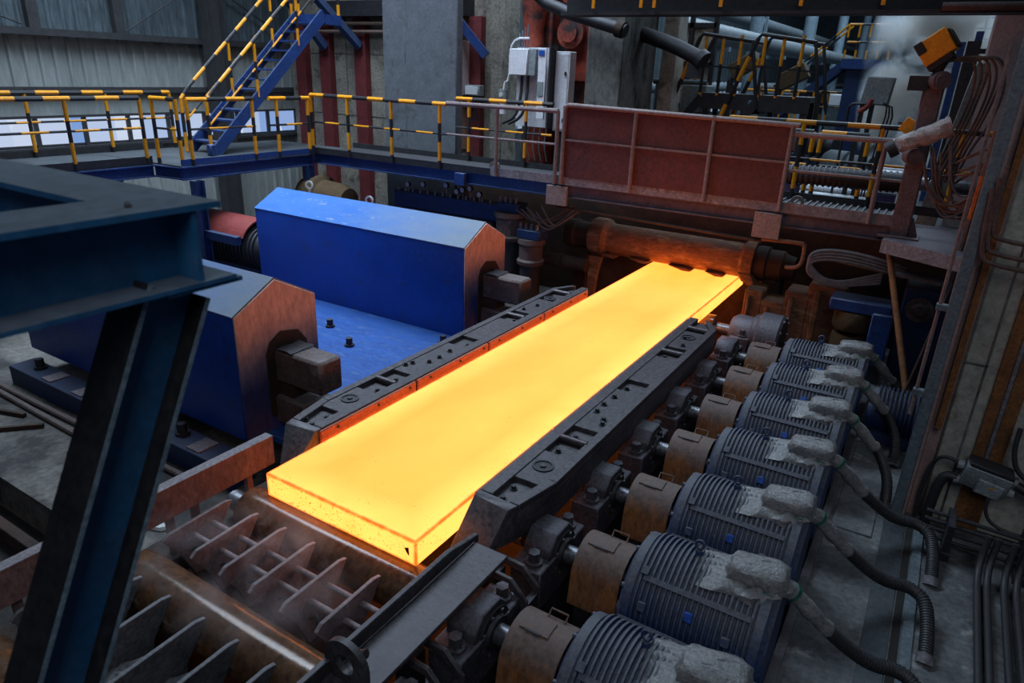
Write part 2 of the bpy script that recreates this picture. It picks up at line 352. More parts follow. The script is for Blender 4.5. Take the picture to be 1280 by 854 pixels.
# left wall: corrugated sheets, girts, posts and a window band
def corrugated(mb, x, y0, y1, z0, z1, p=.33, d=.05):
    prof = []; y = y0
    while y < y1: prof += [(y, 0), (y+p*.62, 0), (y+p*.72, d), (y+p*.9, d)]; y += p
    vs = [(x+b, a, z) for z in (z0, z1) for a, b in prof]; n = len(prof)
    return mb.add(vs, [(i, i+1, n+i+1, n+i) for i in range(n-1)])
WL = struct(corrugated(MB(), -19, -2, 18.6, 2.74, 9).build('wall_left', 'cladding'), 'pale corrugated sheet wall above the window band')
for sec, z0, z1 in ((0, -1.4, 1.36), ):
    corrugated(MB(), -19, -2, 18.6, z0, z1).build('lower_sheet', 'cladding', WL)
corrugated(MB(), -18.97, -2, 18.6, 4.1, 9).build('upper_sheet', 'cladding_blue', WL)
MB().box(-18.95, -18.7, -2, 18.6, 3.98, 4.14).build('girt', 'girt', WL)
MB().box(-18.95, -18.75, -2, 18.6, 2.70, 2.84).build('girt', 'girt', WL)
MB().box(-18.98, -18.85, -2, 18.6, 2.12, 2.18).build('window_head', 'girt', WL)
MB().box(-19, -18.9, -2, 18.6, 2.18, 2.72).build('header_sheet', 'cladding', WL)
MB().box(-18.98, -18.8, -2, 18.6, 1.36, 1.44).build('window_sill', 'girt', WL)
for y in (9.06, 11.1): MB().box(-18.92, -18.74, y-.12, y+.12, 4.1, 9).build('wall_post', 'girt', WL)
ibeam(MB(), (-18.5, 13.65, -1.1), (-18.5, 13.65, 9), .55, .35, (0, 1, 0)).build('column', 'girt', WL)
for a, b in (((-18.8, 11.2, 4.15), (-18.8, 13.3, 5.4)), ((-18.8, 8.8, 4.2), (-18.8, 6, 5.2)), ((-18.8, 13.9, 5.6), (-18.8, 16.5, 4.3))):
    MB().cyl(a, b, .018, 6).build('tie_rod', 'girt', WL)
y = 4.1; wi = 1
while y < 18:
    wd = struct(MB().box(-18.96, -18.93, y+.05, y+1.10, 1.46, 2.12).build('window_%d' % wi, 'window_light'))
    MB().box(-18.97, -18.86, y-.05, y+.05, 1.42, 2.16).build('mullion', 'girt', wd)
    MB().box(-18.955, -18.915, y+.05, y+1.10, 1.46, 1.50).build('window_frame', 'girt', wd)
    y += 1.15; wi += 1
# concrete wall behind the mill with dark red steel columns
WB = struct(MB().box(-18.6, -10.4, 16.5, 17, -1.4, 9).build('wall_back', 'concrete_pale'), 'pale concrete wall with dark red columns')
for x in (-17.95, -16.9, -15.45, -11.35):
    MB().box(x-.22, x+.22, 16.28, 16.5, -1.2, 4.9).build('wall_column', 'red_column', WB)
MB().box(-12.1, -11.6, 16.42, 16.5, 1.5, 9).build('stained_panel', 'concrete_orange', WB)
for x in (-16.2, -14.6, -13.1): MB().box(x, x+.02, 16.485, 16.5, 1.2, 9).build('panel_joint', 'concrete_dark', WB)
for z in (2.15, 3.9): MB().box(-18.4, -12.2, 16.485, 16.5, z, z+.02).build('panel_joint', 'concrete_dark', WB)
struct(MB().box(-16.5, -11.5, 16.0, 16.6, 4.9, 5.3).build('trim_6', 'black_iron'))
CC = tag(MB().box(-12.15, -9.95, 13.6, 13.85, -1.2, 9).build('concrete_column', 'concrete_blue', bev=.03), 'broad blue-grey concrete column behind the walkway bridge', 'column')
MB().box(-11.46, -11.44, 13.595, 13.6, -1.2, 9).build('joint', 'concrete_dark', CC)
tag(MB().box(-10.62, -10.25, 16.0, 16.4, -1.2, 9).build('concrete_column', 'concrete_pale', bev=.02), 'narrow pale concrete column left of the white electrical cabinets', 'column')
# mill stand beyond the bridge
tag(MB().box(-7.2, -6.35, 14.6, 16.5, -1.6, 9).build('concrete_pylon', 'concrete_dark', bev=.03), 'dark soot-stained concrete pylon right of the red mill housing', 'pylon')
tag(MB().box(-6.25, -5.9, 16.6, 17.2, -1.2, 9).build('concrete_column', 'concrete', bev=.02), 'slim grey concrete column just behind the dark pylon', 'column')
ms = thing('mill_housing', 'red painted rolling mill housing streaked with black grease', 'mill housing', (-8.3, 16, -1.6))
MB().box(-9.25, -8.55, 15.4, 16.4, -1.6, 9).build('side_frame', 'mill_red', ms, bev=.05)
MB().box(-8.1, -7.25, 15.3, 16.4, -1.6, 9).build('side_frame', 'mill_red', ms, bev=.05)
MB().box(-8.55, -8.1, 15.8, 16.4, 1.2, 9).build('web_plate', 'black_iron', ms)
for zc in (4.45, 5.35): MB().cyl((-7.9, 15.1, zc), (-7.9, 15.3, zc), .33, 20).cyl((-7.9, 15.02, zc), (-7.9, 15.1, zc), .2, 20).build('round_boss', 'mill_red', ms)
MB().lathe((-8.9, 15.2, 3.6), (0, 0, 1), [(0, .42), (.15, .42), (.35, .30), (.9, .24), (1.3, .30), (1.6, .30)], 16).build('screw_casing', 'mill_red', ms)
MB().box(-8.3, -7.3, 15.15, 15.35, 3.45, 3.65).build('cross_rib', 'mill_red', ms)
# ------------------------------------------------------------------ hot slab
sl = MB().box(-4.81, -3.0, 3.58, 16.0, -.25, 0)
slab = tag(sl.build('hot_slab', 'hot_steel', bev=.012), 'glowing yellow-orange steel slab lying on the roller table', 'steel slab')

MB().prism([(-3.115, -.10), (-3.075, -.085), (-3.07, -.16), (-3.09, -.14)], 'y', 3.572, 3.585).build('edge_flaw', 'rust_dark', slab)

# ------------------------------------------------------------------ rollers
RL = ['grey wet steel table roller nearest the camera', 'rusty wet table roller between the two rows of apron plates', 'table roller just under the front end of the glowing slab']
G_ROLL = 'rollers of the roller table'
r0 = thing('table_roller', RL[0], 'roller', (-3.9, KY[0], AX-.22), G_ROLL)
MB().lathe((-5.05, KY[0], AX), (1, 0, 0), [(0, .10), (0, .20), (.02, .22), (2.18, .22), (2.2, .20), (2.2, .10)], 40).build('barrel', 'roller_steel', r0)
MB().cyl((-5.3, KY[0], AX), (-5.05, KY[0], AX), .1, 20).build('journal', 'shaft_steel', r0)
MB().cyl((-2.85, KY[0], AX), (-2.6, KY[0], AX), .1, 20).build('journal', 'shaft_steel', r0)
for i, ky in enumerate(KY[1:], 1):
    dup(r0, (0, ky-KY[0], 0), RL[i] if i < 3 else 'table roller number %s from the front end, under the glowing slab' % ['', '', '', 'two', 'three', 'four', 'five', 'six', 'seven', 'eight'][i])
# bed frame of the table
bf = struct(MB().box(-2.62, -2.20, -1, 13, -1.7, -.80).build('trim_7', 'black_iron'))
struct(MB().box(-5.5, -5.15, -1, 11.2, -1.7, -.62).build('trim_8', 'rust_dark'))
struct(MB().box(-1.75, -.34, -1, 12, -1.7, -1.05).build('trim_9', 'black_iron'))

# ------------------------------------------------------------------ apron plates between the rollers
def apron(nm, label, ya, yb, xs, mat, rods):
    t = thing(nm, label, 'apron', (-4, (ya+yb)/2, -.95))
    for x in xs:
        MB().prism([(ya, -.29), (ya+.06, -.245), (ya+.34, -.235), (yb-.08, -.225), (yb, -.245), (yb-.19, -.52), (yb-.24, -.8), (ya+.24, -.8), (ya+.14, -.52)], 'x', x-.018, x+.018).build('plate', mat, t, bev=.004)
    MB().box(xs[0]-.1, xs[-1]+.1, (ya+yb)/2-.14, (ya+yb)/2+.14, -.95, -.78).build('tie_beam', 'rust_dark', t)
    if rods:
        for a, b in zip(xs, xs[1:] + [xs[-1]+.38]):
            for yy, zz in ((ya+.28, -.38), (ya+.47, -.36)):
                MB().cyl((a+.018, yy, zz), (b-.06, yy, zz), .026, 10).cyl((b-.09, yy, zz), (b-.05, yy, zz), .036, 10).build('spacer_pin', mat, t)
            MB().tube([(a+.1, ya+.2, -.45), (a+.14, ya+.22, -.42), (a+.2, ya+.2, -.46), (a+.25, ya+.23, -.43)], .02, 6).build('scale_lump', 'black_iron', t, jit=.008)
    return t
XS = [-5.03, -4.65, -4.28, -3.92, -3.56, -3.18]
apron('apron', 'row of pinkish finned apron plates just before the slab end', 2.64, 3.34, XS, 'fin_steel', True)
apron('apron', 'row of dust-grey apron plates at the bottom edge of the photo', 1.48, 2.27, [-5.1, -4.72, -4.34, -3.93, -3.55, -3.17], 'fin_grey', False)
for i, (x, yy) in enumerate(((-4.55, 1.9), (-4.15, 1.75), (-3.75, 1.85), (-4.9, 1.8))):
    tag(MB().sphere((x, yy, -.56), .17, 12, 8, (1, 1.5, .45)).build('scale_heap', 'fin_grey', jit=.02, sub=1), ['heap of grey mill scale between the second and third near apron plates', 'heap of grey mill scale between the third and fourth near apron plates', 'low heap of mill scale by the fifth near apron plate', 'leftmost heap of grey mill scale behind the dark blue post'][i], 'scale heap', 'heaps of mill scale')

# ------------------------------------------------------------------ rusty guard plate on the left, angle beam on the right
gp = thing('guard_plate', 'rust-red upright guard plate left of the slab end', 'guard plate', (-5.22, 2.6, -.25))
MB().box(-5.225, -5.195, 1.0, 4.0, -.235, .07).build('plate', 'rust_plate', gp, bev=.004)
MB().box(-5.30, -5.19, 1.0, 4.0, .06, .085).build('top_flange', 'rust_plate', gp, bev=.004)
for yy in (1.6, 2.85, 3.1, 3.7): MB().box(-5.28, -5.22, yy-.03, yy+.03, -.8, -.2).build('stay', 'rust_plate', gp)
ab = thing('angle_beam', 'dark steel angle beam with a lifting lug beside the slab corner', 'angle beam', (-2.5, 3.2, -.1))
MB().box(-2.66, -2.33, 2.0, 3.93, -.10, -.06).build('flat_leg', 'guide_steel', ab, bev=.006)
MB().prism([(1.9, -.10), (3.99, -.10), (3.99, -.02), (3.72, .03), (3.6, .055), (1.9, .055)], 'x', -2.70, -2.655).build('upright_leg', 'guide_steel', ab, bev=.006)
MB().tube([(-2.645, 2.4, -.055), (-2.642, 3.1, -.05), (-2.645, 3.9, -.055)], .012, 6).build('weld_bead', 'wear_plate', ab, jit=.004)
lug = MB(); n = 28; ring = []
for i in range(n):
    t = 2*PI*i/n; c_, s_ = math.cos(t), math.sin(t)
    ro = .175 if s_ >= 0 else min(.175/max(abs(c_), 1e-6), .16/max(-s_, 1e-6))
    ring.append(((-2.525+ro*c_, .09+ro*s_), (-2.525+.075*c_, .09+.075*s_)))
for yy in (2.30, 2.345):
    for o_, h_ in ring: lug.v += [(o_[0], yy, o_[1]), (h_[0], yy, h_[1])]
for i in range(n):
    a, b = 2*i, 2*((i+1) % n)
    for f in ((a, b, b+1, a+1), (2*n+a, 2*n+b, 2*n+b+1, 2*n+a+1), (a, b, 2*n+b, 2*n+a), (a+1, b+1, 2*n+b+1, 2*n+a+1)): lug.f.append(f); lug.m.append(0)
lg = lug.build('lifting_lug', 'guide_steel', ab)
MB().cyl((-2.60, 2.40, .05), (-2.45, 2.42, .12), .03, 12).build('pin', 'wear_plate', lg)
for i, yy in enumerate((1.85, 2.93, 4.02)):
    t = thing('stay_bracket', ['dark steel bracket under the near end of the angle beam', 'dark steel bracket between the first two bearing housings', 'dark steel bracket below the nose of the right side guide'][i], 'bracket', (-2.4, yy, -.8), 'brackets beside the bearing housings')
    for q in (-.10, .10):
        MB().prism([(-2.62, -.24), (-2.28, -.26), (-2.12, -.42), (-2.12, -.80), (-2.18, -.80), (-2.18, -.45), (-2.30, -.33), (-2.62, -.31)], 'y', yy+q-.018, yy+q+.018).build('rib', 'guide_steel', t, bev=.004)
    MB().box(-2.18, -2.12, yy-.08, yy+.08, -.8, -.46).build('front_plate', 'black_iron', t)
    MB().box(-2.60, -2.45, yy-.08, yy+.08, -.8, -.33).build('back_plate', 'black_iron', t)

# ------------------------------------------------------------------ side guides
def guide(nm, label, sgn, y0, y1):
    """sgn=+1: right of the slab; built about the slab's centre line x=-3.905"""
    cx = -3.905; xi, xo = .985, 1.50
    X = lambda u: cx + sgn*u
    t = thing(nm, label, 'side guide', (X(1.24), (y0+y1)/2, -.27))
    def bx(a, b, ya, yb, za, zb, mat, name, par=t, bev=.006):
        p, q = sorted((X(a), X(b))); return MB().box(p, q, ya, yb, za, zb).build(name, mat, par, bev=bev)
    nose = [(X(xi+.03), y0+.06), (X(1.39), y0+.08), (X(xo), y0+.62), (X(xo), y1-.35), (X(1.30), y1), (X(xi+.03), y1)]
    low = MB(); low.prism(nose, 'z', -.27, .035); low.build('body', 'guide_steel', t, bev=.008)
    # raised frame round the pockets
    bx(xi, xi+.13, y0+.125, y1, .03, .10, 'guide_steel', 'inner_rail')
    MB().prism([(X(xo-.10), y0+.62), (X(xo), y0+.62), (X(xo), y1-.35), (X(xo-.10), y1-.35)], 'z', .03, .10).build('outer_rail', 'guide_steel', t, bev=.006)
    MB().prism([(X(1.30), y0+.11), (X(1.40), y0+.11), (X(xo), y0+.62), (X(xo-.10), y0+.62)], 'z', .03, .10).build('outer_rail', 'guide_steel', t, bev=.006)
    MB().prism([(X(1.22), y1), (X(1.30), y1), (X(xo), y1-.35), (X(xo-.10), y1-.35)], 'z', .03, .10).build('outer_rail', 'guide_steel', t, bev=.006)
    # nose plate, sloping down towards the camera
    nz = MB(); a, b = X(xi), X(1.335)
    nz.add([(a, y0+.03, .10), (b+sgn*.03, y0-.02, .10), (b-sgn*.05, y0-.20, -.27), (a+sgn*.0, y0-.36, -.27), (a, y0+.12, .10), (b+sgn*.06, y0+.10, .10), (b+sgn*.06, y0+.10, -.27), (a, y0+.12, -.27)],
           [(0,1,2,3), (4,5,6,7), (0,1,5,4), (1,2,6,5), (2,3,7,6), (3,0,4,7)])
    nz.build('nose', 'guide_steel', t, bev=.006)
    decks = [(y0+.50, y0+1.08), (y0+1.72, y0+2.85), (y0+3.2, y0+4.15), (y0+4.6, y0+5.35)]
    for ya, yb in decks: bx(xi+.12, xo-.09, ya, yb, .03, .088, 'guide_steel', 'deck_plate')
    for yy in (y0+.80, y1-.9):
        d = MB().lathe((X(1.25), yy, .088), (0, 0, 1), [(0, .105), (.012, .105), (.012, .085), (.002, .085), (.002, .0)], 24).build('locating_ring', 'black_iron', t)
        MB().cyl((X(1.25), yy, .09), (X(1.25), yy, .105), .03, 10).build('ring_bolt', 'wear_plate', d)
    for yy in (y0+1.42, y0+4.40, y1-.45):
        p, q = sorted((X(xi+.12), X(xo-.09))); MB().cyl((p, yy, .075), (q, yy, .075), .042, 12).build('cross_pin', 'wear_plate', t)
    for i, (u, dy) in enumerate(((1.19, .18), (1.33, .22), (1.18, .38), (1.2, 1.2), (1.22, 1.55), (1.18, 2.15), (1.17, 2.35), (1.19, 2.6), (1.33, 2.0), (1.36, 1.9), (1.18, 3.0), (1.2, 4.25), (1.3, 4.7), (1.22, 5.0))):
        zb = .035 if dy < .5 or 1.1 < dy < 1.7 or 2.85 < dy < 3.2 or 4.15 < dy < 4.6 else .088
        MB().bolt((X(u), y0+dy, zb), (0, 0, 1), .026, .04).build('bolt', 'black_iron', t)
    # wear plates along the slab
    n = 4; L = (y1-y0-.1)/n
    for i in range(n):
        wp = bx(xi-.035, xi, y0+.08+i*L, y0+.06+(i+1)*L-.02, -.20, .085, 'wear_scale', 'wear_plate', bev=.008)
        for q in (.15, .55, .9):
            MB().cyl((X(xi-.035), y0+.08+(i+q)*L, .045), (X(xi-.05), y0+.08+(i+q)*L, .045), .016, 8).build('bolt', 'black_iron', wp)
    return t
guide('side_guide', 'long dark steel side guide on the left of the slab, inner face glowing red', -1, 4.25, 10.62)
guide('side_guide', 'long dark steel side guide between the slab and the motors', 1, 4.27, 10.25)

# ------------------------------------------------------------------ blue actuator housings with rusty push arms
bp = struct(MB().box(-11.6, -5.75, 4.9, 11.0, -.80, -.70).build('trim_10', 'blue_base', bev=.01), 'blue base plate between the two blue housings')
for x, yy in ((-6.05, 6.55), (-8.6, 8.05), (-6.55, 8.62), (-7.7, 7.6), (-5.95, 7.4)):
    MB().bolt((x, yy, -.70), (0, 0, 1), .055, .14).build('anchor_bolt', 'black_iron', bp)
for x, yy in ((-6.2, 8.0), (-6.4, 8.25)): MB().lathe((x, yy, -.70), (0, 0, 1), [(0, .13), (.03, .13), (.03, .09), (0, .09)], 18).build('lifting_ring', 'black_iron', bp)
bs = struct(MB().box(-11.4, -6.3, 4.18, 4.55, -1.12, -.82).build('trim_11', 'blue_dark', bev=.01))
for x in (-7.0, -8.1, -9.6, -10.4): MB().box(x-.12, x+.12, 4.22, 4.5, -.82, -.80).build('clamp_plate', 'rust_plate', bs)
for x in (-7.45, -10.9): MB().bolt((x, 4.4, -.82), (0, 0, 1), .06, .16).build('anchor_bolt', 'black_iron', bs)
def housing(label, xe, y0, xl):
    t = thing('actuator_housing', label, 'housing', ((xe+xl)/2, y0+.6, -.72), 'blue side guide actuator housings')
    P = [(y0, -.72), (y0+1.22, -.72), (y0+1.22, .88), (y0+.61, 1.21), (y0, .88)]
    MB().prism(P, 'x', xl, xe).build('shell', 'blue_paint', t, bev=.012)
    e = .012
    MB().prism([(y0-.01, .88), (y0-.01, .88+e), (y0+.61, 1.21+e+.004), (y0+.61, 1.21)], 'x', xl-.01, xe+.01).build('roof_sheet', 'blue_roof_lit', t)
    MB().prism([(y0+1.23, .88), (y0+1.23, .88+e), (y0+.61, 1.21+e+.004), (y0+.61, 1.21)], 'x', xl-.01, xe+.01).build('roof_sheet', 'blue_roof_lit', t)
    ep = MB().prism([(y0+.004, -.72), (y0+1.216, -.72), (y0+1.216, .88), (y0+.61, 1.205), (y0+.004, .88)], 'x', xe, xe+.03).build('end_plate', 'housing_end', t, bev=.006)
    col = MB(); col.prism([(y0+.38, -.5), (y0+1.0, -.5), (y0+1.0, .34), (y0+.88, .50), (y0+.62, .55), (y0+.45, .45), (y0+.38, .30)], 'x', xe+.03, xe+.06); col.build('arm_opening', 'rust_dark', ep)
    return t
housing('nearer blue gabled housing, partly hidden by the dark blue post', -6.5, 4.62, -11.6)
housing('farther blue gabled housing below the walkway bridge', -6.4, 8.98, -11.5)
def arm(label, xe, y0):
    t = thing('push_arm', label, 'push arm', (xe-.3, y0+.7, -.72), 'push arms of the side guide')
    u = MB().box(xe+.03, xe+.82, y0+.49, y0+.86, -.08, .35).build('upper_block', 'rust_arm', t, bev=.035)
    MB().box(xe+.10, xe+.35, y0+.50, y0+.85, .35, .37).build('weld_patch', 'black_iron', u, bev=.01, sub=2, jit=.012)
    MB().box(xe+.03, xe+.55, y0+.45, y0+.90, -.62, -.25).build('lower_block', 'rust_arm', t, bev=.03)
    MB().box(xe+.03, xe+.30, y0+.52, y0+.84, -.25, -.08).build('web', 'rust_dark', t)
    MB().box(xe+.35, xe+.75, y0+.55, y0+.82, -.72, -.62).build('foot', 'rust_dark', t)
arm('rusty push arm coming out of the nearer blue housing', -6.5, 4.62)
arm('rusty push arm coming out of the farther blue housing', -6.4, 8.98)

# ------------------------------------------------------------------ drive line: bearing housings, coupling covers, motors, hoses
ORD = ['first', 'second', 'third', 'fourth', 'fifth', 'sixth', 'seventh', 'eighth', 'ninth']
yk = KY[1]
bh = thing('bearing_housing', 'black cast bearing housing at the bottom edge under the angle beam', 'bearing', (-2.42, yk, -.8), 'roller bearing housings')
yc = yk-.04
MB().box(-2.49, -2.18, yc-.43, yc+.43, -.80, -.40).build('base', 'bearing_iron', bh, bev=.012)
cap = MB(); cap.prism([(yc-.23, -.42), (yc-.23, -.31), (yc-.12, -.19), (yc+.12, -.19), (yc+.23, -.31), (yc+.23, -.42)], 'x', -2.47, -2.20)
cap.build('cap', 'bearing_iron', bh, bev=.015)
MB().box(-2.52, -2.47, yc-.3, yc+.3, -.80, -.45).build('back_rib', 'bearing_iron', bh)
MB().lathe((-2.22, yk, AX), (1, 0, 0), [(-.05, .21), (.03, .21), (.03, .15), (.06, .14), (.06, .09)], 24).build('seal_ring', 'black_iron', bh)
for i in range(8):
    a = 2*PI*i/8+.3; MB().cyl((-2.19, yk+.18*math.cos(a), AX+.18*math.sin(a)), (-2.175, yk+.18*math.cos(a), AX+.18*math.sin(a)), .016, 6).build('seal_bolt', 'shaft_steel', bh)
for q in (-.32, .32):
    MB().bolt((-2.31, yc+q, -.40), (0, 0, 1), .055, .12).build('hex_bolt', 'bearing_iron', bh)
MB().cyl((-2.17, yk, AX), (-1.93, yk, AX), .085, 20).build('shaft', 'shaft_steel', bh)
for i, ky in enumerate(KY[2:], 1):
    dup(bh, (0, ky-yk, 0), 'black cast bearing housing, %s one up the line from the angle beam end' % ORD[i-1])
yk = KY[2]
cc = thing('coupling_cover', 'x', 'cover', (-1.85, yk, -.95), 'curved sheet covers over the couplings')
P = []; r = .29
out = [(yk-r-.03, -.70), (yk-r, -.47)] + [(yk-r*math.cos(t), AX+r*math.sin(t)) for t in [PI*i/14 for i in range(1, 14)]] + [(yk+r, -.47), (yk+r+.03, -.70)]
inn = [(yk-(yk-a)*.95, AX+(b-AX)*(.95 if b > AX else 1)) for a, b in out]
mb = MB(); n = len(out)
for x in (-1.985, -1.545): mb.v += [(x, a, b) for a, b in out]; mb.v += [(x, a, b) for a, b in inn]
for i in range(n-1):
    for f in ((i, i+1, 2*n+i+1, 2*n+i), (n+i, n+i+1, 3*n+i+1, 3*n+i), (i, i+1, n+i+1, n+i), (2*n+i, 2*n+i+1, 3*n+i+1, 3*n+i)): mb.f.append(f); mb.m.append(0)
for f in ((0, n, 3*n, 2*n), (n-1, 2*n-1, 4*n-1, 3*n-1)): mb.f.append(f); mb.m.append(0)
mb.build('sheet', 'cover_rust', cc)
def arcpt(t, rr): return (yk-rr*math.cos(t), AX+rr*math.sin(t))
hb = MB()
for sx in (-1,): hb.prism([arcpt(t, .292) for t in (1.25, 1.42, 1.6, 1.78)] + [arcpt(t, .302) for t in (1.78, 1.6, 1.42, 1.25)], 'x', -1.93, -1.69)
ht = hb.build('hatch', 'cover_rust', cc)
MB().prism([arcpt(t, .302) for t in (1.22, 1.27)] + [arcpt(t, .306) for t in (1.27, 1.22)], 'x', -1.88, -1.75).build('slot', 'black_paint', ht)
MB().tube([(-1.80, *arcpt(2.02, .29)), (-1.80, *arcpt(2.10, .35)), (-1.66, *arcpt(2.10, .35)), (-1.66, *arcpt(2.02, .29))], .009, 6).build('handle', 'cover_rust', cc)
MB().lathe((-2.0, yk, AX), (1, 0, 0), [(0, .08), (0, .22), (.14, .22), (.14, .16), (.22, .16), (.22, .22), (.38, .22), (.38, .07)], 18).build('coupling_hub', 'black_iron', cc)
MB().cyl((-1.70, yk, AX), (-1.46, yk, AX), .07, 18).build('motor_shaft', 'shaft_steel', cc)
for q in (-.28, .28): MB().box(-1.92, -1.78, yk+q-.03, yk+q+.03, -.95, -.66).build('foot', 'black_iron', cc)
CL = ['rusty orange curved coupling cover at the bottom edge', 'second orange-brown coupling cover from the bottom', 'third orange-brown coupling cover from the bottom, below the guide nose', 'fourth brown coupling cover from the bottom, middle of the row', 'fifth rusty brown coupling cover from the bottom', 'sixth rusty brown coupling cover, next to last in the row', 'seventh and farthest rusty brown coupling cover in the row']
cc['label'] = CL[0]
for i in range(1, 7): dup(cc, (0, KY[2+i]-yk, 0), CL[i])

def motor(label, yk):
    t = thing('drive_motor', label, 'motor', (-.93, yk, -1.05), 'finned blue roller drive motors')
    D = (1, 0, 0)
    MB().lathe((-1.50, yk, AX), D, [(0, .0), (0, .17), (.03, .19), (.035, .36), (.08, .445), (1.10, .445), (1.14, .40)], 40).build('body', 'motor_blue', t)
    es = MB().lathe((-1.51, yk, AX), D, [(.02, .18), (.02, .40), (.05, .465), (.12, .465), (.12, .42)], 40).build('end_shield', 'motor_blue', t, bev=0)
    for i in range(8):
        a = 2*PI*i/8+.2; MB().cyl((-1.495, yk+.43*math.cos(a), AX+.43*math.sin(a)), (-1.465, yk+.43*math.cos(a), AX+.43*math.sin(a)), .02, 6).build('shield_bolt', 'motor_blue', es)
    MB().lathe((-.46, yk, AX), D, [(0, .42), (0, .475), (.07, .475), (.09, .44), (.12, .42), (.12, .0)], 40).build('fan_cowl', 'motor_blue', t)
    for i in range(21):
        x = -1.365+i*.0435; MB().lathe((x, yk, AX), D, [(0, .43), (0, .485), (.018, .485), (.018, .43)], 36).build('cooling_fin', 'motor_blue', t)
    for a in (2.30, .85):   # axial bars bridging the fins
        c = V(-.91, yk-.487*math.cos(PI-a), AX+.487*math.sin(a)); rad = V(0, -math.cos(PI-a), math.sin(a)); tg = V(0, -rad.z, rad.y)
        MB().obox(c, V(.42, 0, 0), tg*.022, rad*.012).build('fin_bar', 'motor_blue', t)
    for x, a in ((-.92, 2.62), (-1.28, 2.75), (-1.33, 2.2), (-.62, 2.75), (-.58, 2.95)):
        rad = V(0, math.cos(a), math.sin(a)); tg = V(0, -rad.z, rad.y)
        MB().obox(V(x, yk, AX)+rad*.495, V(.032, 0, 0), tg*.035, rad*.02).build('fixing_lug', 'motor_tag' if x == -.92 else 'motor_blue', t, bev=.004)
    for x in (-1.02,):
        MB().cyl((x, yk+.05, AX+.48), (x, yk+.05, AX+.52), .03, 8).tube([(x+.035*math.cos(q)*1.0, yk+.05, AX+.57+.04*math.sin(q)) for q in [2*PI*i/12 for i in range(13)]], .012, 6).build('lifting_eye', 'motor_blue', t)
    for q in (-1, 1): MB().box(-1.30, -.55, yk+q*.34-.09, yk+q*.34+.09, -1.05, -.72).build('foot', 'motor_blue', t, bev=.01)
    # terminal box, wrapped in dusty plastic film
    w0 = MB(); rn = random.Random(5); nu, nv = 18, 9
    for jv in range(nv+1):          # a box softened into a crumpled bag
        ph = -PI/2+PI*jv/nv
        for iu in range(nu):
            th = 2*PI*iu/nu; e = lambda q: math.copysign(abs(q)**.55, q); k_ = 1+rn.uniform(-.07, .07)
            w0.v.append((-.55+.225*k_*e(math.cos(ph))*e(math.cos(th)), yk+.03+.155*k_*e(math.cos(ph))*e(math.sin(th))+.03*e(math.cos(th)), .045+.11*k_*e(math.sin(ph))))
    for jv in range(nv):
        for iu in range(nu): w0.f.append((jv*nu+iu, jv*nu+(iu+1) % nu, (jv+1)*nu+(iu+1) % nu, (jv+1)*nu+iu)); w0.m.append(0)
    w_ = w0.build('terminal_box_wrap', 'plastic_wrap', t)
    sk = MB(); A = []
    for ring, (rx, ry, z) in enumerate(((.17, .13, .03), (.25, .19, .015), (.33, .24, -.01), (.38, .28, -.06))):
        for i in range(28): a = 2*PI*i/28; A.append((-.58+rx*math.cos(a)*(1+rn.uniform(-.1, .14)*ring*.6)-.045*ring, yk+.01+ry*math.sin(a)*(1+rn.uniform(-.12, .12)*ring*.6), z+rn.uniform(-.022, .022)))
    sk.add(A, [(r_*28+i, r_*28+(i+1) % 28, (r_+1)*28+(i+1) % 28, (r_+1)*28+i) for r_ in range(3) for i in range(28)])
    sk.build('film_skirt', 'plastic_wrap', w_)
    MB().tube([(-.76, yk-.09, .0), (-.58, yk-.14, .0), (-.40, yk-.11, .01)], .010, 6).build('tie_cord', 'green_tie', w_)
    return t
ML = ['nearest finned blue motor, cut by the bottom edge', 'second finned motor from the bottom, dusty blue', 'third finned motor from the bottom, dusty blue', 'fourth finned motor from the bottom, middle of the row of seven', 'fifth finned motor from the bottom of the row', 'sixth finned motor from the bottom, next to last in the row', 'farthest finned motor of the row, near the blue hoist']
m0 = motor(ML[0], KY[2])
for i in range(1, 7): dup(m0, (0, KY[2+i]-KY[2], 0), ML[i])
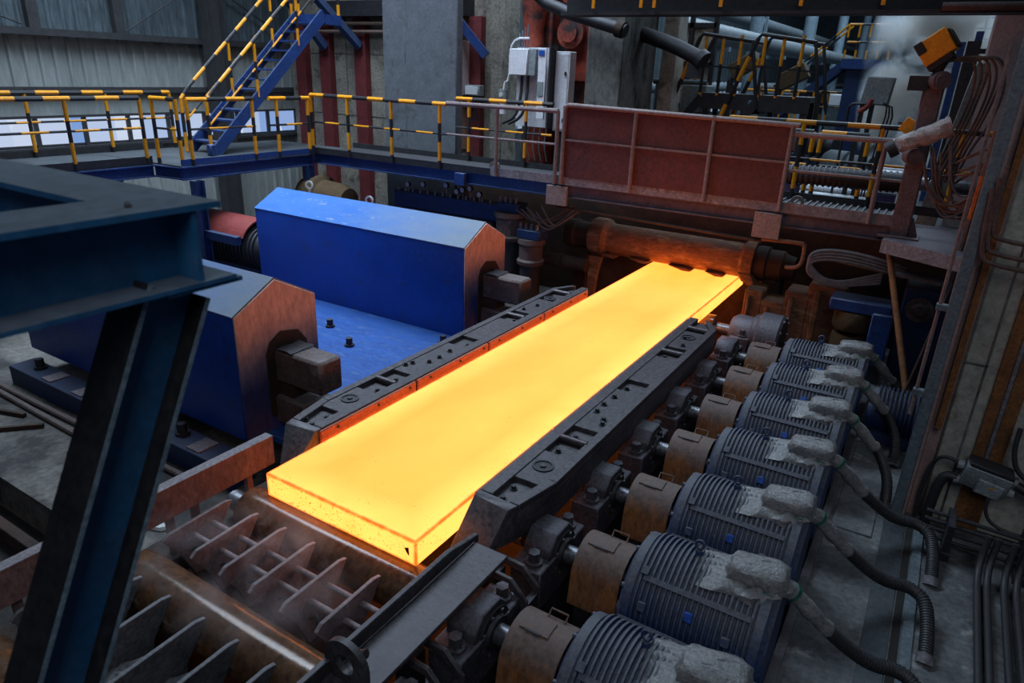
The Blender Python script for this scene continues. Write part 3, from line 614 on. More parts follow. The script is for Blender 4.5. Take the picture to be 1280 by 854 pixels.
# hoses
for i in range(7):
    k = KY[2+i]; t = thing('cable_hose', 'black corrugated cable hose running from the %s motor to the floor' % ['nearest', 'second', 'third', 'fourth', 'fifth', 'sixth', 'farthest'][i], 'hose', (0, k, -.95), 'black cable hoses of the motors')
    P0 = [(-.42, k+.06, .03), (-.30, k+.12, -.06), (-.14, k+.20, -.24), (.02, k+.28, -.42)]
    if i < 4: P1 = [P0[-1], (.18, k+.34, -.56), (.36, k+.40, -.67), (.56, k+.50, -.70), (.70, k+.44, -.74), (.75, k+.22, -.84), (.76, k-.02, -.90), (.76, k-.16, -.93)]
    else: P1 = [P0[-1], (.10, k+.25, -.52), (.20, k+.12, -.66), (.24, k-.05, -.80), (.24, k-.15, -.93)]
    s_ = MB().tube(P0, lambda q: .075-.02*q+.008*math.sin(q*23), 12, 2).build('film_sleeve', 'plastic_wrap', t, jit=.007)
    P = [Vector(p) for p in P1]
    for _ in range(3):
        Q = [P[0]]
        for a, b in zip(P, P[1:]): Q += [a*.75+b*.25, a*.25+b*.75]
        P = Q+[P[-1]]
    MB().tube(P, lambda q: .052, 12).build('hose_core', 'hose', t)
    cr = MB(); L = 0; nx = 0
    for a, b in zip(P, P[1:]):
        d = (b-a); 
        while nx < L+d.length: c = a+d.normalized()*(nx-L); cr.cyl(c-d.normalized()*.007, c+d.normalized()*.007, .059, 12); nx += .028
        L += d.length
    o = cr.build('corrugation', 'hose', t); o['kind'] = 'stuff'
    MB().cyl(P0[1], Vector(P0[1])+Vector((.02, .01, -.02)), .078, 12).build('tie_cord', 'green_tie', t)
    MB().cyl(Vector(P1[-1])-Vector((0, 0, .02)), Vector(P1[-1])+Vector((0, .06, .04)), .07, 12).build('floor_socket', 'kick_dust', t)
m7 = thing('drive_motor', 'small dark finned motor in the shadow behind the row, by the pillar', 'motor', (.1, 9.9, -.95))
MB().lathe((-.2, 9.95, -.55), (1, 0, 0), [(0, 0), (0, .25), (.05, .3), (.6, .3), (.65, .25), (.65, 0)], 28).build('body', 'motor_blue', m7)
for i in range(10): MB().lathe((-.12+i*.052, 9.95, -.55), (1, 0, 0), [(0, .29), (0, .345), (.014, .345), (.014, .29)], 28).build('cooling_fin', 'blue_dark', m7)
MB().box(-.1, .4, 9.7, 10.2, -.95, -.75).build('foot', 'motor_blue', m7)
g8 = thing('roller_gearbox', 'grey domed casing at the head of the bearing row by the slab', 'gearbox', (-2.2, KY[8]+.9, -.95))
yy = KY[9]-.1
MB().lathe((-2.55, yy, AX+.05), (1, 0, 0), [(0, 0), (0, .24), (.08, .30), (.35, .30), (.38, .36), (.44, .36), (.48, .42), (.8, .42), (.84, .38), (.84, 0)], 30).build('casing', 'bearing_iron', g8)
for i in range(10):
    a = 2*PI*i/10; MB().cyl((-1.72, yy+.38*math.cos(a), AX+.05+.38*math.sin(a)), (-1.69, yy+.38*math.cos(a), AX+.05+.38*math.sin(a)), .022, 6).build('casing_bolt', 'shaft_steel', g8)
MB().box(-2.4, -1.8, yy-.3, yy+.3, -.95, -.75).build('foot', 'bearing_iron', g8)

# ------------------------------------------------------------------ dark blue frame close to the camera
ff = thing('steel_frame', 'dark blue steel beam corner with leaning post, blurred close to the camera', 'steel frame', (-2.14, -.6, -.95))
fb = MB(); fb.box(-2.28, -2.0, -.6, 1.43, 3.15, 3.17); fb.box(-2.28, -2.0, -.6, 1.46, 2.90, 2.915); fb.box(-2.148, -2.13, -.6, 1.40, 2.915, 3.15); fb.build('beam', 'blue_front', ff)
fb = MB(); fb.box(-4.2, -2.28, 1.15, 1.43, 3.15, 3.17); fb.box(-4.2, -2.28, 1.15, 1.43, 2.90, 2.915); fb.box(-4.2, -2.15, 1.28, 1.30, 2.915, 3.15); fb.build('cross_beam', 'blue_front', ff)
MB().box(-2.27, -2.01, 1.33, 1.345, 2.915, 3.15).build('end_stiffener', 'blue_front', ff)
MB().box(-2.27, -2.01, 1.21, 1.49, 2.885, 2.90).build('cap_plate', 'blue_front', ff)
P0, P1 = V(-2.14, 1.28, 2.885), V(-2.14, -.55, -.95); dd = (P1-P0).normalized(); uu = V(0, dd.z, -dd.y)*-1; cc_ = (P0+P1)/2; HL = (P1-P0).length/2
MB().obox(cc_, dd*HL, V(.006, 0, 0), uu*.100).build('post_web', 'blue_front', ff)
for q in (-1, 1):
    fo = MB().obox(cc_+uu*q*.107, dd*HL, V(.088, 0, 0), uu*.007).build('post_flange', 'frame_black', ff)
    MB().obox(cc_+uu*q*.107+V(.0895, 0, 0), dd*HL, V(.0015, 0, 0), uu*.0075).build('pale_edge', 'pale_edge', fo)  # paler strip along the outer edge of each flange
MB().sphere((-2.1, 1.18, 3.175), .012, 8, 6).build('bolt_head', 'guide_steel', ff)

# ------------------------------------------------------------------ big rusty cross pipe over the slab
PY, PZ = 13.45, .36
pp = thing('descaling_header', 'big rusty water-cooled cross pipe over the far end of the slab', 'pipe', (-4.4, PY, -1.6))
MB().cyl((-5.75, PY, PZ), (-2.95, PY, PZ), .325, 36).build('pipe', 'rust_pipe', pp)
MB().lathe((-6.15, PY, PZ), (1, 0, 0), [(0, .28), (0, .38), (.06, .41), (.32, .41), (.42, .33)], 32).build('collar', 'rust_pipe', pp)
MB().lathe((-2.98, PY, PZ), (1, 0, 0), [(0, .33), (.08, .41), (.26, .41), (.26, .28)], 32).build('collar', 'rust_pipe', pp)
MB().lathe((-6.75, PY, PZ), (1, 0, 0), [(0, 0), (0, .30), (.2, .32), (.25, .28), (.6, .28)], 24).build('end_section', 'rust_dark', pp)
MB().lathe((-2.72, PY, PZ), (1, 0, 0), [(0, .33), (.22, .33), (.25, .29), (.5, .29), (.55, .24), (.72, .2), (.72, 0)], 24).build('end_section', 'rust_dark', pp)
for x0, x1, dz in ((-5.85, -5.5, -.02), (-5.2, -4.75, .03), (-4.35, -3.85, .0), (-3.6, -3.2, .02)):
    MB().prism([(x0, .10), (x1-.1, .10), (x1, .06+dz), (x1-.03, -.02+dz*.5+.05), (x1-.18, .03)], 'y', PY-.34, PY-.05).build('scraper_tooth', 'rust_pipe', pp, bev=.015)
MB().prism([(-2.95, .2), (-2.7, .2), (-2.55, -.08), (-2.75, 0)], 'y', PY-.4, PY-.05).build('hook_plate', 'rust_pipe', pp, bev=.01)
for x in (-6.35, -2.35): MB().box(x-.16, x+.16, PY-.2, PY+.25, -1.6, PZ-.25).build('pedestal', 'rust_dark', pp, bev=.02)
MB().prism([(-6.0, .05), (-5.72, .05), (-5.80, -.35), (-5.85, -.9), (-6.0, -.9)], 'y', PY-.5, PY-.4).build('side_plate', 'rust_pipe', pp)
for x, h, wd in ((-2.5, .05, .16), (-2.15, -.1, .2), (-1.75, .15, .22), (-1.3, .35, .3)):
    tag(MB().box(x-wd, x+wd, 12.6, 13.2, -1.6, h).box(x-wd*.6, x-wd*.2, 12.5, 12.6, -1.2, h-.1).build('bearing_chock', 'rust_pipe', bev=.03), 'rusty glowing chock %s right of the slab end' % {-2.5: 'immediately', -2.15: 'second from the slab,', -1.75: 'third from the slab,', -1.3: 'tallest and farthest'}[x], 'chock', 'rusty roller chocks')
# dark machinery under the bridge
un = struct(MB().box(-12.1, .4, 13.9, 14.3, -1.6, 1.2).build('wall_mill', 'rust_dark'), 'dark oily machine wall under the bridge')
for i, (x, yy, r, z0, z1) in enumerate(((-7.1, 12.4, .28, -.2, .35), (-7.75, 12.6, .35, .2, .8))):
    c = thing('valve_stack', ['brown oily cylinder stack beside the farther blue housing', 'dark valve block stack with hoses under the bridge'][i], 'valve stack', (x, yy, -1.2), 'valve stacks under the bridge')
    MB().cyl((x, yy, -1.2), (x, yy, z0), r*.8, 18).build('stand', 'black_iron', c)
    MB().lathe((x, yy, z0), (0, 0, 1), [(0, 0), (0, r), (.08, r*1.05), (.12, r*.9), (z1-z0-.15, r*.9), (z1-z0-.1, r*1.05), (z1-z0, r), (z1-z0, 0)], 22).build('drum', 'rust_arm', c)
    MB().box(x-.25, x+.3, yy-.2, yy+.2, z1, z1+.2).build('valve_block', 'blue_dark', c, bev=.02)
    for q in range(4): MB().cyl((x-.2+q*.13, yy-.12, z1+.2), (x-.2+q*.13, yy-.12, z1+.32), .03, 8).build('fitting', 'shaft_steel', c)
rn = random.Random(3)
for i in range(6):
    a = V(-7.5+i*.12, 12.4, .95+rn.uniform(-.1, .1)); b = V(-6.45+i*.05, 12.7, 1.1-rn.uniform(0, .25))
    tag(MB().tube([a, a*.6+b*.4+V(0, -.1, -.25-i*.03), a*.3+b*.7+V(0, -.05, -.2), b], .018, 6, 2).build('hydraulic_hose', 'cable_grey'), 'thin grey hydraulic hose sagging left of the big pipe, %s of the bundle' % ['lowest', 'second', 'third', 'fourth', 'fifth', 'topmost'][i], 'hose', 'hydraulic hoses left of the cross pipe')
mn = thing('gauge_manifold', 'dark blue hydraulic manifold with a row of pressure gauges', 'manifold', (-9.2, 12.6, -1.2))
MB().box(-10.9, -7.9, 12.45, 12.85, .55, .92).build('block', 'blue_dark', mn, bev=.02)
MB().box(-10.6, -8.1, 12.40, 12.9, .45, .55).build('tray', 'black_iron', mn)
MB().box(-10.6, -8.2, 12.5, 12.8, -1.2, .45).build('stand', 'black_iron', mn)
for i in range(14):
    x = -10.8+i*.215; MB().cyl((x, 12.5, .92), (x, 12.5, 1.0), .028, 8).build('plug', 'shaft_steel', mn)
for i, x in enumerate((-10.5, -10.05, -9.4, -9.1, -8.95, -8.75, -8.5)):
    h = 1.03+.05*(i % 3); g = MB().cyl((x, 12.5, .92), (x, 12.5, h), .012, 6).build('gauge_stem', 'shaft_steel', mn)
    MB().cyl((x, 12.46, h+.05), (x, 12.52, h+.05), .062, 16).build('gauge_case', 'black_iron', g)
    MB().cyl((x, 12.452, h+.05), (x, 12.462, h+.05), .052, 16).build('dial', 'gauge_face', g)
for i, x in enumerate((-10.6, -12.45)):
    yy = 11.3 if i == 0 else 11.3
    t = MB().lathe((x, yy, .98 if i else .85), (.3, -1, 0), [(0, .10), (.03, .10), (.03, .06), (0, .06), (0, .1)], 16).cyl((x, yy, -1.14), (x, yy, (.98 if i else .85)-.08), .03, 8).build('lifting_eye', 'gauge_face')
    tag(t, ['white ring eye standing behind the ridge of the farther housing', 'white ring eye behind the left part of the farther housing'][i], 'lifting eye', 'white lifting eyes')
bm_ = thing('hydraulic_motor', 'brown dusty round machine behind the farther housing', 'machine', (-12.5, 11.9, -1.1))
MB().lathe((-13.3, 11.9, .6), (1, 0, 0), [(0, 0), (0, .3), (.1, .42), (.5, .45), (.55, .52), (.65, .52), (.7, .42), (1.3, .38), (1.5, .3), (1.5, 0)], 22).build('casing', 'chain_gold', bm_)
MB().box(-13.1, -11.9, 11.6, 12.2, -1.1, .35).build('stand', 'black_iron', bm_)

# red-covered motor under the landing
rm = thing('covered_motor', 'dark motor with a red curved cover behind the nearer housing', 'motor', (-12.5, 9.5, -1.1))
MB().lathe((-14.05, 9.5, -.1), (1, 0, 0), [(0, 0), (0, .42), (.1, .45), (2.3, .45), (2.4, .4), (2.4, 0)], 28).build('body', 'black_iron', rm)
for i in range(18): MB().lathe((-13.85+i*.12, 9.5, -.1), (1, 0, 0), [(0, .44), (0, .49), (.03, .49), (.03, .44)], 28).build('cooling_fin', 'black_iron', rm)
cv = MB(); out = [(9.5-.56*math.cos(t), -.05+.56*math.sin(t)) for t in [PI*.14+PI*.72*i/12 for i in range(13)]]
cv.prism(out+[(9.5+(a-9.5)*.95, -.05+(b+.05)*.95) for a, b in reversed(out)], 'x', -13.9, -12.0); cv.build('cover', 'red_cover', rm)
MB().box(-13.8, -11.8, 9.2, 9.8, -1.1, -.5).build('stand', 'blue_dark', rm)
MB().lathe((-11.65, 9.5, -.1), (1, 0, 0), [(0, .0), (0, .40), (.1, .40), (.1, .0)], 24).build('coupling', 'blue_dark', rm)

# ------------------------------------------------------------------ walkway bridge
DZ = 1.6
br = thing('walkway_bridge', 'steel walkway bridge crossing above the slab, blue on the left', 'bridge', (-6.4, 12.6, 1.3))
ibeam_x(MB(), -13.1, -6.35, 12.08, 1.36, 1.60, .16).build('beam', 'blue_beam', br)
ibeam_x(MB(), -6.35, -.42, 12.08, 1.36, 1.60, .16).build('beam', 'beam_dusty', br)
ibeam_x(MB(), -13.1, -.42, 13.35, 1.36, 1.60, .16).build('beam', 'black_iron', br)
MB().box(-13.1, -.42, 12.0, 13.43, 1.60, 1.625).build('deck', 'black_iron', br)
MB().box(-13.1, -7.9, 11.985, 12.0, 1.60, 1.74).build('kick_plate', 'black_iron', br)
MB().box(-7.9, -.42, 11.985, 12.0, 1.60, 1.77).build('kick_plate', 'kick_dust', br)
MB().box(-13.1, .6, 13.43, 13.445, 1.60, 1.75).build('kick_plate', 'black_iron', br)
for i in range(30): MB().box(-3.6+i*.11, -3.57+i*.11, 12.02, 13.4, 1.625, 1.65).build('grating_bar', 'kick_dust', br)
MB().prism([(-.60, 11.65), (.57, 10.98), (.66, 12.35), (.6, 13.44), (-.5, 13.44)], 'z', 1.33, 1.45).build('end_platform', 'beam_dusty', br)
MB().prism([(-.60, 11.65), (.57, 10.98), (.57, 10.95), (-.60, 11.62)], 'z', 1.26, 1.46).build('platform_lip', 'kick_dust', br)
for x0, x1, z0 in ((-6.56, -6.11, 1.20), (-2.57, -2.13, 1.15)): MB().box(x0, x1, 11.94, 12.0, z0, 1.57).build('end_pad', 'pad_pink', br, bev=.006)
MB().box(-8.75, -8.5, 11.9, 12.0, 1.33, 1.58).build('end_pad', 'blue_beam', br, bev=.006)
for x in (-6.28, -2.3): MB().cyl((x, 12.15, 1.3), (x+.6, 12.15, 1.55), .015, 6).build('brace_rod', 'rust_pipe', br)
for x in (-8.0, -5.6, -2.0): MB().lathe((x, 12.3, 1.75), (.2, -1, 0), [(0, .11), (.05, .11), (.05, .055), (0, .055), (0, .11)], 18).build('lifting_eye', 'pad_pink', br)
bs_ = [(-12.95, 12.0), (-11.79, 12.0), (-10.5, 12.0), (-9.18, 12.0)]
railing('yellow_railing', 'yellow and black railing on the near side of the bridge, left part', [(-12.95, 11.96, DZ), (-9.0, 11.96, DZ)], [(x, 11.96, DZ) for x, _ in bs_], 1.32)
railing('pink_railing', 'pinkish grey railing between the concrete column and the red panel', [(-9.0, 11.96, DZ), (-6.40, 11.96, DZ)], [(x, 11.96, DZ) for x in (-7.76, -6.40)], 1.34, plain='pink_rail')
railing('pink_railing', 'pinkish grey railing right of the red panel up to the pylon', [(-2.18, 11.96, DZ), (-.55, 11.96, DZ)], [(-.86, 11.96, DZ)], 1.24, plain='pink_rail')
railing('yellow_railing', 'yellow and black railing along the far side of the bridge, left part', [(-9.8, 13.4, DZ), (-7.3, 13.4, DZ)], [(x, 13.4, DZ) for x in (-9.45, -7.95)], 1.38)
railing('yellow_railing', 'yellow and black far railing behind the top of the red panel', [(-6.1, 13.4, DZ), (-5.0, 13.4, DZ)], [(-6.1, 13.4, DZ), (-5.0, 13.4, DZ)], 1.36, seg=.3)
railing('yellow_railing', 'yellow and black railing along the far side of the bridge, right part', [(-3.6, 13.4, DZ), (-.7, 13.4, DZ), (.6, 13.4, DZ)], [(x, 13.4, DZ) for x in (-3.5, -2.3, -1.05, .1)], 1.36, seg=.5)
rp = thing('red_panel', 'rust-red sheet panel fixed on the bridge railing above the slab', 'panel', (-4.2, 11.95, 1.75))
for x0, x1 in ((-6.22, -4.86), (-4.82, -3.48), (-3.44, -2.22)):
    MB().box(x0, x1, 11.97, 11.985, 1.75, 3.02).build('sheet', 'red_panel', rp)
for x in (-6.25, -4.84, -3.46, -2.2): MB().cyl((x, 11.94, 1.62), (x, 11.94, 3.04 if x < -3 else 2.98), .038, 10).build('post', 'pink_rail', rp)
MB().tube([(-6.25, 11.94, 2.9), (-6.24, 11.94, 3.02), (-6.18, 11.94, 3.06), (-2.1, 11.94, 2.97)], .040, 10).build('top_rail', 'pink_rail', rp)
MB().bar((-6.25, 11.94, 2.44), (-2.2, 11.94, 2.40), .02, .035).build('mid_rail', 'pink_rail', rp)
# landing and left walkway
lw = thing('side_walkway', 'blue-edged steel walkway and landing along the left wall', 'walkway', (-14.5, 7, 1.3))
MB().box(-15.9, -13.7, -1, 8.35, 1.57, 1.60).build('deck', 'floor_plate', lw)
MB().prism([(-15.9, 8.35), (-12.95, 8.45), (-12.95, 13.3), (-15.9, 13.3)], 'z', 1.57, 1.60).build('deck', 'floor_plate', lw)
ibeam(MB(), (-13.72, -1, 1.45), (-13.72, 8.35, 1.45), .24, .14, (0, 0, 1)).build('edge_beam', 'blue_beam', lw)
ibeam(MB(), (-13.72, 8.40, 1.45), (-12.95, 8.50, 1.45), .24, .14, (0, 0, 1)).build('edge_beam', 'blue_beam', lw)
ibeam(MB(), (-12.97, 8.45, 1.45), (-13.05, 12.0, 1.45), .26, .14, (0, 0, 1)).build('edge_beam', 'blue_beam', lw)
ibeam(MB(), (-15.9, -1, 1.45), (-15.9, 13.3, 1.45), .24, .14, (0, 0, 1)).build('edge_beam', 'black_iron', lw)
MB().box(-13.7, -13.69, -1, 8.35, 1.6, 1.74).build('kick_plate', 'black_iron', lw); MB().box(-15.9, -15.89, -1, 10, 1.6, 1.74).build('kick_plate', 'black_iron', lw)
MB().box(-12.96, -12.95, 8.5, 12.0, 1.6, 1.72).build('kick_plate', 'blue_beam', lw)
for x, y in ((-12.72, 8.62), (-13.0, 11.8), (-15.6, 8.6)): ibeam(MB(), (x, y, -1.12), (x, y, 1.33), .2, .2, (0, 1, 0)).build('column', 'blue_dark', lw)
MB().box(-13.1, -11.7, 8.62, 8.74, .15, .32).build('low_beam', 'blue_dark', lw)
railing('yellow_railing', 'yellow and black railing on the near edge of the left walkway', [(-13.7, 2.0, DZ), (-13.7, 8.25, DZ)], [(-13.7, y, DZ) for y in (4.2, 5.4, 6.85, 8.25)], 1.25)
railing('yellow_railing', 'yellow and black railing on the wall side of the left walkway', [(-15.85, 2.0, DZ), (-15.85, 10.3, DZ)], [(-15.85, y, DZ) for y in (5.6, 7.2, 8.8, 10.3)], 1.25)
railing('yellow_railing', 'short yellow railing closing the corner before the stairs', [(-13.65, 8.45, DZ), (-13.0, 8.55, DZ)], [(-13.62, 8.45, DZ), (-13.0, 8.55, DZ)], 1.25)
railing('yellow_railing', 'yellow and black railing on the landing edge below the stairs', [(-12.95, 8.75, DZ), (-12.95, 10.35, DZ)], [(-12.95, 8.75, DZ), (-12.95, 10.3, DZ)], 1.25)
railing('yellow_railing', 'yellow and black railing on the landing edge next to the bridge', [(-12.95, 10.75, DZ), (-12.95, 11.9, DZ)], [(-12.95, 11.85, DZ), (-12.95, 10.95, DZ)], 1.25)
# stairs
st = thing('stairs', 'blue steel stairs with yellow and black handrails climbing from the landing', 'stairs', (-14.45, 10, DZ))
a, b = V(0, 10.0, 1.62), V(0, 13.55, 4.75)
for x in (-14.0, -14.9): MB().bar(a+V(x, 0, 0), b+V(x, 0, 0), .05, .26).build('stringer', 'blue_beam', st)
for i in range(1, 14):
    p = a.lerp(b, i/14); MB().box(-14.88, -14.02, p.y-.12, p.y+.13, p.z-.01, p.z+.03).build('tread', 'blue_beam', st)
for x in (-14.0, -14.9):
    d = b-a; P = [V(x, 9.95, 1.62), V(x, 9.95, 2.75), V(x, 10.15, 2.98)] + [V(x, 10.15, 2.98)+d*t for t in (.5, 1.0)]
    striped(MB(), P, .04, .42).build('handrail', YB, st)
    striped(MB(), [V(x, 9.98, 2.25), V(x, 10.1, 2.35)+d], .024, .42).build('mid_handrail', YB, st)
    for t in (.38, .75): striped(MB(), [a+d*t+V(x, 0, 1.16), a+d*t+V(x, 0, 0)], .034, .38).build('post', YB, st)
MB().box(-14.05, -13.9, 9.85, 10.0, 1.6, 1.85).build('stringer_foot', 'blue_beam', st, bev=.02)
up = thing('upper_landing', 'blue steel landing and braces at the top of the stairs', 'landing', (-14, 14.5, 4.5))
MB().box(-15.2, -13.95, 13.55, 14.1, 4.52, 4.75).build('deck', 'blue_beam', up)
MB().bar((-17.2, 15.2, 5.35), (-16.75, 16.2, 4.05), .16, .24, (0, 1, 0)).build('brace', 'blue_dark', up)
MB().bar((-15.95, 15.2, 5.3), (-15.35, 16.2, 4.1), .16, .24, (0, 1, 0)).build('brace', 'blue_dark', up)
for x, y in ((-15.2, 13.6), (-14.95, 13.6), (-14.0, 14.05)): striped(MB(), [(x, y, 5.8), (x, y, 4.6)], .04, .4).build('post', YB, up)
tag(MB().bar((-12.3, 15.6, 5.6), (-10.9, 16.2, 3.95), .16, .22).build('diagonal_brace', 'blue_beam'), 'blue diagonal steel brace right of the broad concrete column', 'brace')
MBp = [(-15.9, 4.72, -11.7), (-15.9, 4.5, -11.7), (-15.9, 4.95, -12.2)]
for i, (x0, z, x1) in enumerate(MBp): tag(MB().cyl((x0-1.2, 16.15, z), (x1-.75, 16.15, z), .05, 8).build('wall_pipe', 'cable_brown'), ['middle', 'lowest', 'topmost'][i] + ' of three thin brown pipes running along the concrete wall', 'pipe', 'thin pipes on the concrete wall')

# ------------------------------------------------------------------ electrical cabinets by the mill
pc = thing('wall_cabinet', 'slim pink-grey wall cabinet just right of the broad concrete column', 'cabinet', (-11.55, 16.2, 2.85))
MB().box(-11.9, -11.62, 16.0, 16.4, 2.95, 4.3).build('body', 'cabinet_pink', pc, bev=.015); MB().box(-11.62, -11.5, 15.95, 16.4, 2.95, 4.3).build('door', 'cabinet_pink', pc, bev=.015)
jb = thing('junction_box', 'small grey junction box on the dark red column', 'box', (-11.25, 16.1, 2.9)); MB().box(-11.5, -11.0, 16.05, 16.28, 2.95, 3.22).build('body', 'cabinet_grey', jb, bev=.01); MB().box(-11.45, -11.05, 16.03, 16.05, 2.98, 3.19).build('lid', 'white_cabinet', jb, bev=.005)
for q in range(4): MB().cyl((-11.4+q*.1, 16.15, 2.3), (-11.4+q*.1, 16.15, 2.95), .02, 6).build('cable', 'black_iron', jb)
wc = thing('electrical_cabinet', 'open white control panel with a box and cables beside the red mill', 'control panel', (-8.5, 14.7, 2.3))
MB().box(-9.0, -8.12, 14.68, 14.72, 2.40, 4.12).build('back_plate', 'white_cabinet', wc)
MB().box(-9.03, -8.55, 14.35, 14.68, 3.52, 4.08).build('upper_box', 'white_cabinet', wc, bev=.015)
MB().box(-8.55, -8.36, 14.40, 14.68, 3.52, 4.08).build('side_box', 'cabinet_grey', wc, bev=.01)
dr = MB().box(-8.32, -8.12, 14.45, 14.50, 2.6, 4.1).build('door', 'white_cabinet', wc, bev=.008)
MB().box(-8.30, -8.16, 14.43, 14.45, 3.95, 4.06).build('sign', 'motor_tag', dr); MB().box(-8.30, -8.16, 14.43, 14.45, 3.1, 3.4).build('sign', 'cabinet_grey', dr)
MB().box(-8.02, -7.98, 14.4, 14.7, 2.4, 4.2).build('frame_post', 'black_iron', wc)
for i, x in enumerate((-8.78, -8.62)): MB().tube([(x, 14.55, 3.52), (x+.04, 14.45, 3.0), (x-.05, 14.4, 2.6), (x-.4, 14.4, 2.45)], .035, 8, 2).build('cable', 'black_iron', wc)
for q in range(5): MB().cyl((-8.95+q*.07, 14.55, 4.08), (-8.95+q*.07, 14.55, 4.35+.06*q), .018, 6).build('conduit', 'pale_pipe', wc)
MB().tube([(-9.25, 14.5, 2.7), (-9.25, 14.5, 3.35), (-9.1, 14.5, 3.4), (-9.1, 14.5, 4.1), (-8.95, 14.5, 4.3), (-8.6, 14.5, 4.3)], .022, 6, 1).build('white_pipe', 'white_cabinet', wc)
for q in range(6): MB().tube([(-8.9+q*.16, 14.6, 2.4), (-8.92+q*.16, 14.55, 2.0), (-8.85+q*.16, 14.6, 1.65)], .014, 6, 1).build('cable', 'cable_grey', wc)
fv = thing('air_filter', 'small white air filter unit left of the control panel', 'filter', (-9.25, 14.5, 2.6)); MB().cyl((-9.25, 14.5, 2.65), (-9.25, 14.5, 2.95), .08, 14).build('bowl', 'white_cabinet', fv); MB().cyl((-9.25, 14.5, 2.95), (-9.25, 14.5, 3.2), .11, 14).build('head', 'cabinet_grey', fv); MB().cyl((-9.25, 14.4, 3.08), (-9.25, 14.38, 3.08), .05, 12).build('dial', 'gauge_face', fv)
tw = thing('tall_cabinet', 'tall white narrow cabinet in front of the red mill housing', 'cabinet', (-7.75, 14.8, 1.6)); MB().box(-7.98, -7.62, 14.65, 14.95, 2.35, 4.05).build('body', 'white_cabinet', tw, bev=.012); MB().box(-7.95, -7.65, 14.63, 14.65, 2.4, 4.0).build('door', 'white_cabinet', tw, bev=.006)
for z in (3.55, 2.55): MB().box(-7.72, -7.68, 14.60, 14.63, z, z+.08).build('handle', 'black_iron', tw)
MB().box(-7.9, -7.7, 14.7, 14.9, 1.2, 2.35).build('stand', 'black_iron', tw)
# big dark ducts near the pylon
dk = thing('duct', 'thick dark duct running down from the girder past the pylon', 'duct', (-7.5, 14.3, 4.5)); MB().tube([(-8.5, 14.4, 5.25), (-8.0, 14.35, 4.9), (-6.2, 14.3, 4.45)], .13, 14, 1).build('tube', 'black_iron', dk); MB().cyl((-6.4, 14.3, 4.5), (-6.25, 14.3, 4.46), .17, 14).build('flange', 'rust_dark', dk)
dk = thing('duct', 'black bent duct under the girder right of the pylon', 'duct', (-5.3, 15.5, 4.0)); MB().tube([(-6.37, 15.6, 4.47), (-5.6, 15.55, 4.25), (-5.0, 15.5, 4.0)], .16, 14, 1).build('tube', 'black_iron', dk); MB().cyl((-5.0, 15.5, 4.02), (-4.88, 15.48, 3.94), .2, 14).build('flange', 'black_iron', dk); MB().box(-5.2, -4.95, 15.4, 15.6, 3.6, 3.9).build('hanger', 'black_iron', dk)
# overhead girder
gd = thing('crane_girder', 'black overhead girder along the top edge of the photo', 'girder', (-3, 13.2, 4.66))
ibeam_x(MB(), -7.0, 8, 13.2, 4.64, 5.6, .5, .05, .03).build('girder', 'black_iron', gd)
MB().cyl((-.6, 12.9, 4.72), (2.5, 12.9, 4.72), .06, 10).build('pipe', 'rust_arm', gd)
for x in (-6.3, -5.35, -5.1, -3.9, -2.6, -1.4): MB().box(x-.03, x+.03, 12.9, 12.93, 4.75, 4.95).build('clip', 'yellow', gd)

# ------------------------------------------------------------------ the hall beyond
struct(MB().box(-30, 20, 90, 90.5, -1.4, 25).build('wall_far', 'cladding_blue'))
hl = struct(corrugated(MB(), -17, 19, 90, -1.4, 20, .8, .12).build('wall_hall_left', 'cladding_blue'))
hr = struct(MB().box(6.5, 7, 15, 90, -1.4, 20).build('wall_hall_right', 'cladding_blue'))
for i, yy in enumerate((21, 33, 45, 57)):
    w_ = struct(MB().box(-16.9, -16.8, yy, yy+9, 1.2, 3.4).build('window_%d' % (20+i), 'far_window'))
    for q in range(10): MB().box(-16.8, -16.7, yy+q, yy+q+.12, 1.1, 3.5).build('mullion', 'girt', w_)
w_ = struct(MB().box(-.9, 6.0, 89.7, 89.9, 8.2, 12.5).build('window_25', 'far_window'))
for q in range(8): MB().box(-.9+q*.9, -.8+q*.9, 89.6, 89.7, 8.2, 12.5).build('mullion', 'girt', w_)
for q in range(5): MB().box(-.9, 6.0, 89.6, 89.7, 8.3+q*1.0, 8.4+q*1.0).build('mullion', 'girt', w_)
PO = ['nearest', 'second', 'third', 'fourth', 'fifth', 'farthest']
for i, (x, yy) in enumerate(((-8.9, 24.5), (-8.3, 33), (-8.0, 43), (-8.0, 54), (-8.0, 66), (-8.0, 78))):
    c = thing('hall_column', 'pale blue steel hall column, %s of the row beyond the bridge' % PO[i], 'column', (x, yy, -1.2), 'pale hall columns beyond the bridge')
    MB().cyl((x, yy, -1.2), (x, yy, 11), .28, 14).build('shaft', 'pale_column', c)
    zb = 5.2-.3+.3*(yy-20)/68-.33; MB().box(x-.3, -6.9, yy-.12, yy+.12, zb-.14, zb).build('bracket', 'pale_column', c); zb = 3.5-.3+.3*(yy-20)/68-.2; MB().box(-10.1, x+.3, yy-.12, yy+.12, zb-.14, zb).build('bracket', 'pale_column', c)
    MB().box(x-.06, x+.06, yy+1.6, yy+1.72, 2, 11).build('side_post', 'pale_column', c)
for i, (x, z, r) in enumerate(((-7.2, 5.2, .33), (-10.0, 6.6, .3), (-9.9, 3.5, .2))):
    tag(MB().cyl((x, 20, z-.3), (x, 88, z), r, 16).build('long_pipe', 'pale_pipe'), ['thick pale pipe running along the hall columns', 'pale pipe running high along the hall', 'thin pale pipe running low along the hall wall'][i], 'pipe', 'long pipes along the hall')
tr = thing('crane_truss', 'grey lattice crane girder high in the hall to the upper right', 'truss', (-3.4, 50, 6))
